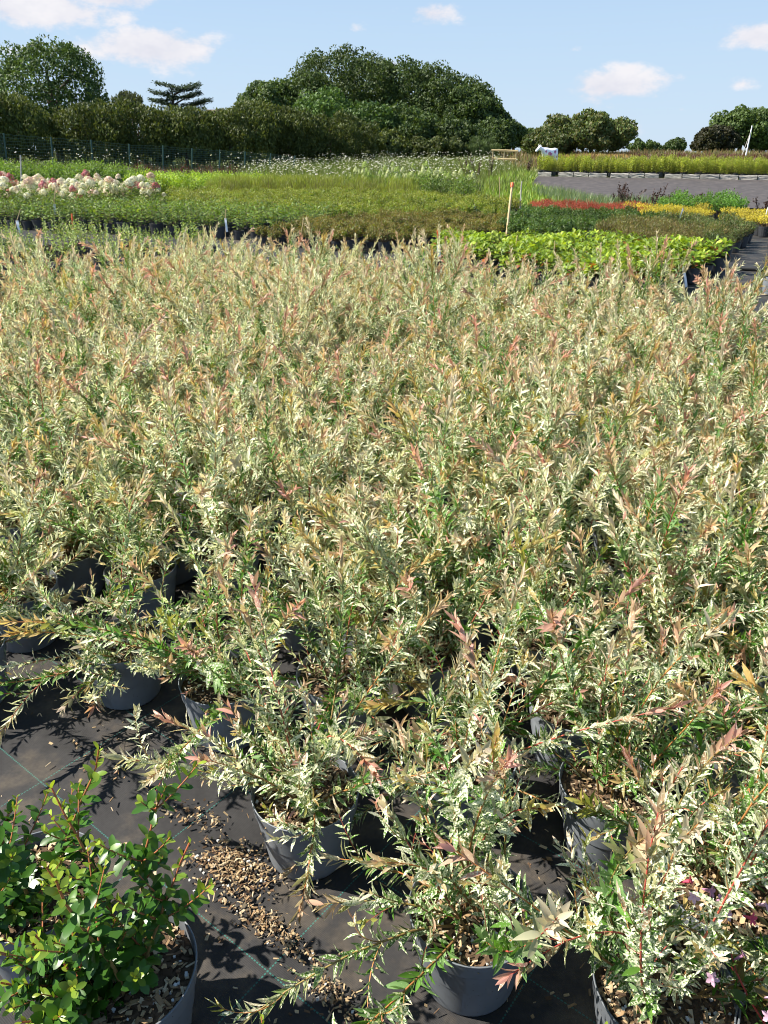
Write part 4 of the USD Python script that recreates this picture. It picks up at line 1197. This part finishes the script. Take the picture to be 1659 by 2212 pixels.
def beam(a, b, w, t):
    a, b = np.asarray(a, float), np.asarray(b, float)
    d = unit(b - a)
    s = unit(np.cross(d, [.02, 1, .3]))
    q = np.cross(d, s)
    v = [e + i * s * w / 2 + j * q * t / 2 for e in (a, b) for i, j in ((-1, -1), (1, -1), (1, 1), (-1, 1))]
    return np.array(v), np.array([[0, 1, 2, 3], [4, 7, 6, 5], [0, 4, 5, 1], [1, 5, 6, 2], [2, 6, 7, 3], [3, 7, 4, 0]])


geo(fr, 'top_rail', beam(fa, fb_, .10, .06), M['pale_timber'])
lo_a, lo_b = at(1062, 342, 60.45) - g0, at(1116, 344.5, 59.45) - g0
geo(fr, 'lower_rail', beam(lo_a, lo_b, .09, .06), M['pale_timber'])
for s in (.06, .5, .94):
    t = fa * (1 - s) + fb_ * s - [0, 0, .04]
    geo(fr, 'post', beam([t[0], t[1] + .07, -.1], t + [0, .07, 0], .07, .07), M['pale_timber'])

# ------------------------------------------------------------------ white model cow behind the hedging rows
def bones(J, E, step=.05, it=10):
    out = []
    for a, b in E:
        pa, ra = J[a]
        pb, rb = J[b]
        sa = m3.Manifold.sphere(ra, 20).translate(tuple(map(float, pa)))
        sb = m3.Manifold.sphere(rb, 20).translate(tuple(map(float, pb)))
        out.append(m3.Manifold.batch_hull([sa, sb]))
    m = m3.Manifold.batch_boolean(out, m3.OpType.Add).refine_to_length(step)
    me = m.to_mesh()
    t = trimesh.Trimesh(me.vert_properties[:, :3], me.tri_verts, process=True)
    trimesh.smoothing.filter_taubin(t, iterations=it)
    return tm(t)


gc = ground_at(1184, 66)
cow = thing('model_cow', 'white model cow with purple flower patches standing behind the hedging shrubs', 'model cow', gc + [0, 0, .02], (0, 0, 22), .92)
J = {'sh': ((-.42, 0, 1.06), .27), 'ch': ((-.40, 0, .86), .27), 'wi': ((-.35, 0, 1.16), .17), 'mid': ((.10, 0, .93), .32), 'back': ((.15, 0, 1.14), .14), 'hip': ((.55, 0, 1.07), .24), 'pin': ((.72, 0, 1.14), .13), 'rump': ((.60, 0, .90), .22),
     'n0': ((-.60, 0, 1.14), .19), 'n1': ((-.84, 0, 1.24), .15), 'hd': ((-.98, 0, 1.30), .135), 'ey': ((-1.06, 0, 1.25), .12), 'mz': ((-1.28, -.02, 1.08), .092)}
E_ = [('sh', 'ch'), ('sh', 'wi'), ('ch', 'mid'), ('sh', 'mid'), ('wi', 'back'), ('back', 'hip'), ('mid', 'hip'), ('mid', 'rump'), ('hip', 'pin'), ('hip', 'rump'), ('wi', 'n0'), ('ch', 'n0'), ('sh', 'n0'), ('n0', 'n1'), ('n1', 'hd'), ('hd', 'ey'), ('ey', 'mz')]
for s, y in (('l', .15), ('r', -.15)):
    J.update({'fe' + s: ((-.46, y, .72), .115), 'fk' + s: ((-.46, y, .42), .062), 'ff' + s: ((-.47, y, .09), .045), 'fh' + s: ((-.49, y, .05), .055),
              'hq' + s: ((.56, y, .80), .155), 'hs' + s: ((.46, y, .64), .10), 'hk' + s: ((.66, y, .44), .058), 'hf' + s: ((.61, y, .09), .045), 'hh' + s: ((.59, y, .05), .055),
              'ea' + s: ((-.98, y * .55, 1.40), .04), 'eb' + s: ((-.95, y * 1.5, 1.42), .045), 'ho' + s: ((-.96, y * .45, 1.45), .03), 'hp' + s: ((-.99, y * .95, 1.58), .014)})
    E_ += [('ch', 'fe' + s), ('fe' + s, 'fk' + s), ('fk' + s, 'ff' + s), ('ff' + s, 'fh' + s), ('hip', 'hq' + s), ('hq' + s, 'hs' + s), ('hs' + s, 'hk' + s), ('hk' + s, 'hf' + s), ('hf' + s, 'hh' + s), ('ea' + s, 'eb' + s), ('hd', 'ea' + s), ('hd', 'ho' + s), ('ho' + s, 'hp' + s)]
J.update({'t0': ((.80, 0, 1.18), .04), 't1': ((.86, 0, .95), .03), 't2': ((.86, 0, .55), .028), 't3': ((.86, 0, .40), .05)})
E_ += [('pin', 't0'), ('t0', 't1'), ('t1', 't2'), ('t2', 't3')]
n_ = {"g": ("texture_coordinate", {}), "p": ("principled_bsdf", {"roughness": .35, "specular_ior_level": .5})}
l_, prev_ = [], None
for i, (c, r) in enumerate([((-.12, -.30, .84), .17), ((.42, -.26, 1.0), .12), ((-.45, -.27, 1.05), .09), ((.02, -.30, .80), .13)]):
    n_[f"d{i}"] = ("vector_math", {"math_type": "distance", "vector2": c})
    n_[f"n{i}"] = ("noise_texture", {"scale": 14.0, "detail": 2.0})
    n_[f"a{i}"] = ("math", {"math_type": "multiply_add", "value2": .16})
    n_[f"c{i}"] = ("math", {"math_type": "less_than", "value2": r + .08})
    l_ += [("g.object", f"d{i}.vector1"), ("g.object", f"n{i}.vector"), (f"n{i}.fac", f"a{i}.value1"), (f"d{i}.value", f"a{i}.value3"), (f"a{i}.value", f"c{i}.value1")]
    if prev_:
        n_[f"x{i}"] = ("math", {"math_type": "maximum"})
        l_ += [(prev_, f"x{i}.value1"), (f"c{i}.value", f"x{i}.value2")]
        prev_ = f"x{i}.value"
    else:
        prev_ = f"c{i}.value"
n_["pn"] = ("noise_texture", {"scale": 9.0, "detail": 3.0})
n_["pr"] = ("rgb_ramp", {"ramp": [(.35, (.30, .05, .12)), (.5, (.42, .12, .30)), (.62, (.70, .45, .60))]})
n_["mx"] = ("mix", {"color1": (.74, .74, .80)})
l_ += [("g.object", "pn.vector"), ("pn.fac", "pr.fac"), ("pr.color", "mx.color2"), (prev_, "mx.fac"), ("mx.color", "p.base_color")]
M['cow'] = mat('painted_cow', n_, l_)
geo(cow, 'body', bones(J, E_), M['cow'], smooth=True)
for s in (-1, 1):
    geo(cow, 'eye', tm(trimesh.creation.icosphere(2, .018).apply_translation((-1.09, s * .10, 1.29))), M['pipe'], smooth=True)

# ------------------------------------------------------------------ trees
def lump_tree(rng, rx, ry, z0, z1, nlump=15, nsub=9, leaf=.26, n=15000, pal=((.05, .085, .02),), up=.15, rough=.16, lumpr=.40, subr=.42, flatbase=.1, column=False):
    """foliage on many small clumps that sit on bigger lumps around an uneven crown; returns leaf arrays (base of the crown at z0)"""
    H = (z1 - z0) / 2
    c0 = np.array([0, 0, (z0 + z1) / 2])
    k = np.arange(nlump) + .5
    ct = 1 - 2 * k / nlump * (1 - flatbase)
    th = k * 2.39996 + rng.uniform(0, 6)
    st = np.sqrt(np.clip(1 - ct ** 2, 0, 1))
    if column:
        st = np.where(ct < 0, np.maximum(st, .92), st)
    U = np.stack([st * np.cos(th), st * np.sin(th), ct], 1)
    lump_c = c0 + U * np.array([rx, ry, H]) * rng.uniform(.50, .70, (nlump, 1))
    lump_r = lumpr * min(rx, ry, H * 1.1) * rng.uniform(.8, 1.2, nlump)
    sub_c, sub_r = [], []
    for c, r in zip(lump_c, lump_r):
        u = unit(rng.normal(0, 1, (nsub, 3)) + unit(c - c0) * .9)
        sub_c.append(c + u * r * rng.uniform(.6, .95, (nsub, 1)))
        sub_r.append(r * subr * rng.uniform(.75, 1.3, nsub))
    C, R = np.vstack([lump_c] + sub_c), np.concatenate([lump_r * .85] + sub_r)
    w = R ** 2
    b = rng.choice(len(C), n, p=w / w.sum())
    u = unit(rng.normal(0, 1, (n, 3)))
    P = C[b] + u * (R[b] * rng.uniform(.80, 1.08, n))[:, None]
    keep = np.ones(n, bool)
    for c, r in zip(lump_c, lump_r):
        keep &= ((P - c) ** 2).sum(1) > (.72 * r) ** 2
    P, u, b = P[keep], u[keep], b[keep]
    P[:, 2] = z0 + (P[:, 2] - min(z0, P[:, 2].min())) * (z1 - z0) / (np.percentile(P[:, 2], 99.3) - min(z0, P[:, 2].min()))
    P[:, 0] *= rx / np.percentile(np.abs(P[:, 0]), 98.5)
    P[:, 1] *= ry / np.percentile(np.abs(P[:, 1]), 98.5)
    n = len(P)
    D = unit(np.cross(u, rng.normal(0, 1, (n, 3)))) + np.array([0, 0, up]) + u * .3
    N = u + rng.normal(0, .55, (n, 3))
    pal = np.asarray(pal, float)
    tone = rng.uniform(.82, 1.18, len(C))
    col = pal[rng.integers(len(pal), size=n)] * tone[b][:, None] * rng.uniform(.8, 1.2, (n, 1))
    return P, D, N, leaf * rng.uniform(.7, 1.3, n), col


def make_tree(name, label, cat, group, base, rx, ry, z0, z1, seed, pal, trunk=.25, W=.62, limbs=5, **kw):
    rng = np.random.default_rng(seed)
    p = thing(name, label, cat, base, group=group)
    P, D, N, L, C = lump_tree(rng, rx, ry, z0, z1, pal=pal, **kw)
    v, f, k = leaves(P, D, N, L, L * W, .1, .25, 1)
    T_ = np.array([[0, 0, -.3], [.03, 0, .25 * z1], [0, .05, .5 * z1], [-.05, 0, .8 * z1]])
    tr = geo(p, 'trunk', tubes(T_[None], np.array([[1.15, .9, .65, .25]]) * trunk, 9), M['bark'], smooth=True)
    for i in range(limbs):
        a = rng.uniform(0, 6.28)
        s = T_[1] * .6 + T_[2] * .4
        e = np.array([rx * .6 * math.cos(a), ry * .6 * math.sin(a), z0 + (z1 - z0) * rng.uniform(.35, .8)])
        m_ = (s + e) / 2 + [0, 0, .1 * z1]
        geo(tr, 'limb', tubes(np.array([s, m_, e])[None], np.array([[.5, .35, .12]]) * trunk, 6), M['bark'], smooth=True)
    geo(p, 'crown', (v, f), M['tree_leaf'], np.repeat(C, k, 0), kind='stuff')
    return p


def tree_uv(name, label, cat, group, u, vtop, width, d, seed, pal, depth=None, low=.0, **kw):
    g = ground_at(u, d)
    top = at(u, vtop, d)[2] - g[2]
    hw = width / 1662 * (d * .906 + .3) / 2
    return make_tree(name, label, cat, group, g, hw, depth or hw, low * top, top, seed, pal, **kw)


HED = [(.085, .112, .028), (.066, .092, .024), (.11, .13, .034)]
LFT = [(.070, .12, .032), (.058, .10, .028), (.09, .145, .04)]
OAK = [(.072, .115, .03), (.06, .098, .025), (.088, .13, .035)]
HAZ = [(.10, .175, .04), (.08, .145, .034)]
hg = 'overgrown hedge shrubs along the left boundary'
for i, (u, vt, w, d, lab) in enumerate([
        (-35, 180, 150, 56, 'olive hedge shrub at the left edge below the tall ash'), (40, 205, 130, 57, 'olive hedge shrub in front of the tall ash'), (205, 222, 130, 59, 'very dark hedge shrub right of the tall ash'),
        (300, 218, 150, 61, 'rounded olive hedge shrub below the birch'), (405, 232, 130, 62, 'low hedge shrub below the flat topped cedar'), (500, 226, 150, 63, 'dense hedge shrub left of the chimney'),
        (560, 216, 110, 65, 'hedge shrub below the chimney'), (625, 232, 130, 66, 'hedge shrub left of the bright hazel'), (715, 245, 150, 68, 'last rounded hedge shrub before the hazel thicket')]):
    tree_uv('hedge_shrub', lab, 'hedge shrub', hg, u, vt + 6, w * 1.3, d, 700 + i, HED, depth=2.4, trunk=.12, nlump=44, nsub=12, leaf=.21, n=30000, up=1.3, lumpr=.36, subr=.48, W=.5, column=True, limbs=2, flatbase=0.)
tree_uv('ash_tree', 'tall round topped tree at the left rising above the hedge', 'tree', None, 132, 97, 215, 66, 720, LFT, low=.05, trunk=.3, nlump=34, nsub=12, leaf=.25, n=42000, up=.5, lumpr=.36, W=.5)
og = 'trees of the big clump in the centre'
for i, (u, vt, w, d, pal, lab) in enumerate([
        (598, 180, 110, 92, OAK, 'small round oak at the left end of the big clump'), (672, 160, 120, 94, OAK, 'oak on the left shoulder of the big clump'), (742, 110, 180, 100, OAK, 'tallest dark oak at the top of the big clump'),
        (835, 133, 170, 101, OAK, 'dark oak right of the tallest one'), (930, 148, 170, 100, OAK, 'broad oak on the right shoulder of the big clump'), (1005, 190, 130, 97, OAK, 'oak sloping down at the right of the big clump'), (1040, 240, 95, 95, OAK, 'lowest oak at the right end of the big clump')]):
    tree_uv('oak_tree', lab, 'tree', og, u, vt, w * 1.3, d, 740 + i, pal, low=.1, trunk=.35, nlump=34, nsub=13, leaf=.30, n=34000, lumpr=.34, column=True)
hz_ = 'bushy young trees in front of the big clump'
for i, (u, vt, w, d, pal, lab) in enumerate([
        (705, 196, 130, 78, HAZ, 'bright green hazel in front of the oaks'), (795, 228, 130, 77, HAZ, 'bushy hazel right of the brightest one'), (880, 232, 130, 78, OAK, 'dark bushy tree in the middle of the front of the clump'), (955, 255, 120, 79, OAK, 'low dark bush in front of the right oaks'),
        (1020, 275, 100, 80, OAK, 'low bush at the right foot of the clump'), (1068, 262, 70, 92, OAK, 'small bush right of the clump'), (820, 285, 120, 75, HED, 'low shaded bush at the foot of the hazels'), (930, 300, 140, 75, HED, 'low olive bush above the daisy meadow')]):
    tree_uv('bushy_tree', lab, 'tree', hz_, u, vt, w * 1.1, d, 760 + i, pal, depth=3.2, trunk=.14, nlump=26, nsub=11, leaf=.28, n=20000, up=.5, lumpr=.44, limbs=2, column=True)
for i, (u, vt, w, d, lab) in enumerate([(1108, 262, 46, 110, 'small round tree left of the white cow'), (1140, 280, 40, 115, 'smallest round tree at the right end of the wood')]):
    tree_uv('small_tree', lab, 'tree', None, u, vt, w, d, 780 + i, OAK, low=.05, trunk=.2, nlump=14, nsub=9, leaf=.28, n=8000)
tree_uv('broom_bush', 'light green broom bush in front of the wood by the meadow', 'bush', None, 1035, 302, 80, 76, 785, [(.10, .15, .05), (.085, .13, .045)], depth=1.4, trunk=.08, nlump=14, nsub=9, leaf=.3, n=7000, up=1.6, W=.12, lumpr=.45, limbs=0, flatbase=0.)
WB = [(.10, .145, .04), (.09, .125, .036), (.14, .14, .05)]
for i, (u, vt, w, d, lab) in enumerate([(1258, 250, 176, 84, 'big loose bush with twiggy top behind the hedging shrubs'), (1180, 292, 80, 82, 'low green bush just behind the white cow')]):
    tree_uv('loose_bush', lab, 'bush', 'loose bushes behind the hedging shrubs', u, vt, w * 1.1, d, 790 + i, WB, depth=5.0, trunk=.1, nlump=44, nsub=10, leaf=.30, n=42000, up=1.0, lumpr=.44, limbs=0, column=True)
for i, (u, vt, w, d, lab) in enumerate([(1385, 302, 60, 96, 'small green bush on the skyline right of the big loose bush'), (1420, 311, 60, 97, 'low bush on the skyline in the gap'), (1458, 300, 40, 98, 'pointed small bush on the skyline left of the right hand trees')]):
    tree_uv('skyline_bush', lab, 'bush', 'small bushes on the skyline at right', u, vt, w, d, 800 + i, [(.07, .12, .03), (.09, .13, .04)], depth=1.4, trunk=.07, nlump=12, nsub=8, leaf=.22, n=4500, up=.6, limbs=1, flatbase=0.)
for i, (u, vt, w, d, lab, pal) in enumerate([(1595, 236, 120, 100, 'round tree on the right skyline', OAK), (1660, 238, 110, 101, 'round tree cut off by the right edge', OAK), (1541, 276, 76, 98, 'dark grey green bush at the left of the right hand trees', [(.05, .055, .025), (.065, .06, .03)])]):
    tree_uv('skyline_tree', lab, 'tree', None, u, vt, w * 1.08, d, 810 + i, pal, low=.02, trunk=.25, nlump=20, nsub=11, leaf=.33, n=20000, lumpr=.42, column=True)
tree_uv('distant_tree', 'small distant tree top left of the chimney', 'tree', None, 540, 204, 56, 150, 820, OAK, low=.3, trunk=.3, nlump=14, nsub=9, leaf=.4, n=5000)

# weeping birch and cedar far behind the hedge
g = ground_at(288, 150)
top = at(288, 189, 150)[2] - g[2]
p = thing('birch_tree', 'distant birch with drooping twigs above the hedge', 'tree', g)
geo(p, 'trunk', tubes(np.array([[0, 0, -.3], [.1, 0, top * .5], [0, 0, top * .97]])[None], np.array([[.3, .2, .06]]), 8), M['bark'], smooth=True)
rng = np.random.default_rng(830)
n = 5200
a = rng.uniform(0, 6.28, n); rr = 2.4 * np.sqrt(rng.random(n))
strand = np.floor(rng.random(n) * 90).astype(int)
sa, sr_ = rng.uniform(0, 6.28, 90), 2.5 * np.sqrt(rng.random(90))
sz = top * (1 - .10 * (sr_ / 2.5) ** 2 - rng.random(90) * .10)
P = np.c_[sr_[strand] * np.cos(sa[strand]) + rng.normal(0, .16, n), sr_[strand] * np.sin(sa[strand]) + rng.normal(0, .16, n), sz[strand] - rng.random(n) * top * .35]
v, f, k = leaves(P, np.c_[rng.normal(0, .3, (n, 2)), -np.ones(n)], rng.normal(0, 1, (n, 3)), .38, .20, 0, .2, 1)
geo(p, 'crown', (v, f), M['tree_leaf'], np.repeat(np.array([[.085, .10, .05]]) * rng.uniform(.8, 1.2, (n, 1)), k, 0), kind='stuff')

g = ground_at(385, 150)
top = at(385, 184, 150)[2] - g[2]
p = thing('cedar_tree', 'distant cedar with flat tiered branches above the hedge', 'tree', g)
tk = geo(p, 'trunk', tubes(np.array([[0, 0, -.3], [-.2, 0, top * .5], [0, 0, top * .95]])[None], np.array([[.5, .35, .1]]), 8), M['bark'], smooth=True)
rng = np.random.default_rng(831)
fol = []
for (dx, vz, half) in [(-20, 186, 26), (24, 188, 24), (2, 197, 36), (-30, 205, 26), (30, 206, 18), (-8, 213, 40), (46, 222, 24), (-34, 222, 26), (14, 228, 44), (0, 240, 54)]:
    c = at(385 + dx, vz, 150) - g
    hw = half / 1662 * 136
    e = c.copy()
    s = np.array([0, 0, max(c[2] - .6 - abs(c[0]) * .25, 1)])
    geo(tk, 'limb', tubes(np.array([s, (s + e) / 2 + [0, 0, .1], e])[None], np.array([[.16, .12, .05]]), 6), M['bark'], smooth=True)
    m = 520
    q = np.c_[rng.uniform(-1, 1, m) * hw, rng.normal(0, 1.1, m), np.zeros(m)]
    q[:, 2] = .18 * np.abs(q[:, 0]) / hw * np.sign(c[0] + .01) * 0 + rng.normal(0, .14, m) + .5 * q[:, 0] / hw * np.sign(c[0] + .001) * .9
    fol.append(c + q)
P = np.vstack(fol)
n = len(P)
v, f, k = leaves(P, np.c_[rng.normal(0, 1, (n, 2)), rng.normal(.2, .3, n)], np.c_[rng.normal(0, .4, (n, 2)), np.ones(n)], .55, .22, .1, .2, 1)
geo(p, 'crown', (v, f), M['tree_leaf'], np.repeat(np.array([[.065, .095, .075]]) * rng.uniform(.75, 1.25, (n, 1)), k, 0), kind='stuff')

# house behind the hedge: only its chimney shows
g = ground_at(535, 130)
ct = at(535, 211, 130)[2] - g[2]
hs = thing('house', 'house hidden behind the hedge with only its brick chimney showing', 'house', g)
geo(hs, 'wall', box((-6, 0, -.5), (6, 7, 5.0)), M['brick'])
rv = np.array([[-6.4, -.4, 5.0], [6.4, -.4, 5.0], [6.4, 7.4, 5.0], [-6.4, 7.4, 5.0], [-6.4, 3.5, 8.0], [6.4, 3.5, 8.0]])
rz = (ct - 1.3) / 8.0 if ct - 1.3 < 8 else 1
rv[4:, 2] = 5.0 + max(.8, min(3.0, ct - 1.4 - 5.0))
rf = geo(hs, 'roof', (rv, np.array([[0, 1, 5], [0, 5, 4], [2, 3, 4], [2, 4, 5], [1, 2, 5], [0, 4, 3], [0, 3, 2], [0, 2, 1]])), M['roof_tile'])
ch = geo(rf, 'chimney', join([box((-.9, 2.9, 5.2), (.9, 4.0, ct - .35)), box((-1.05, 2.75, ct - .34), (1.05, 4.15, ct - .18))]), M['brick'])
for dx in (-.5, .45):
    geo(rf, 'chimney_pot', revolve([(.17, ct - .17), (.13, ct + .2), (.15, ct + .22), (.10, ct + .22)], 12) if False else (revolve([(.17, 0), (.13, .38), (.15, .40), (.09, .40)], 12)[0] + [dx, 3.45, ct - .17], revolve([(.17, 0), (.13, .38), (.15, .40), (.09, .40)], 12)[1]), M['roof_tile'])

# leaning white pole with its prop at the right
g = ground_at(1614, 74)
b, t = at(1613, 324, 74) - g, at(1625, 271, 74) - g
pl = thing('leaning_pole', 'leaning white pole propped by a thin stick before the right hand trees', 'pole', g)
b[2] = -.1
geo(pl, 'pole', tubes(np.array([b, t])[None], np.array([[.06, .045]]), 10), M['white_plastic'], smooth=True)
b2 = at(1603, 320, 73.5) - g
b2[2] = -.1
geo(pl, 'prop', tubes(np.array([b2, b * .15 + t * .85])[None], np.array([[.03, .025]]), 8), M['grey_wood'], smooth=True)
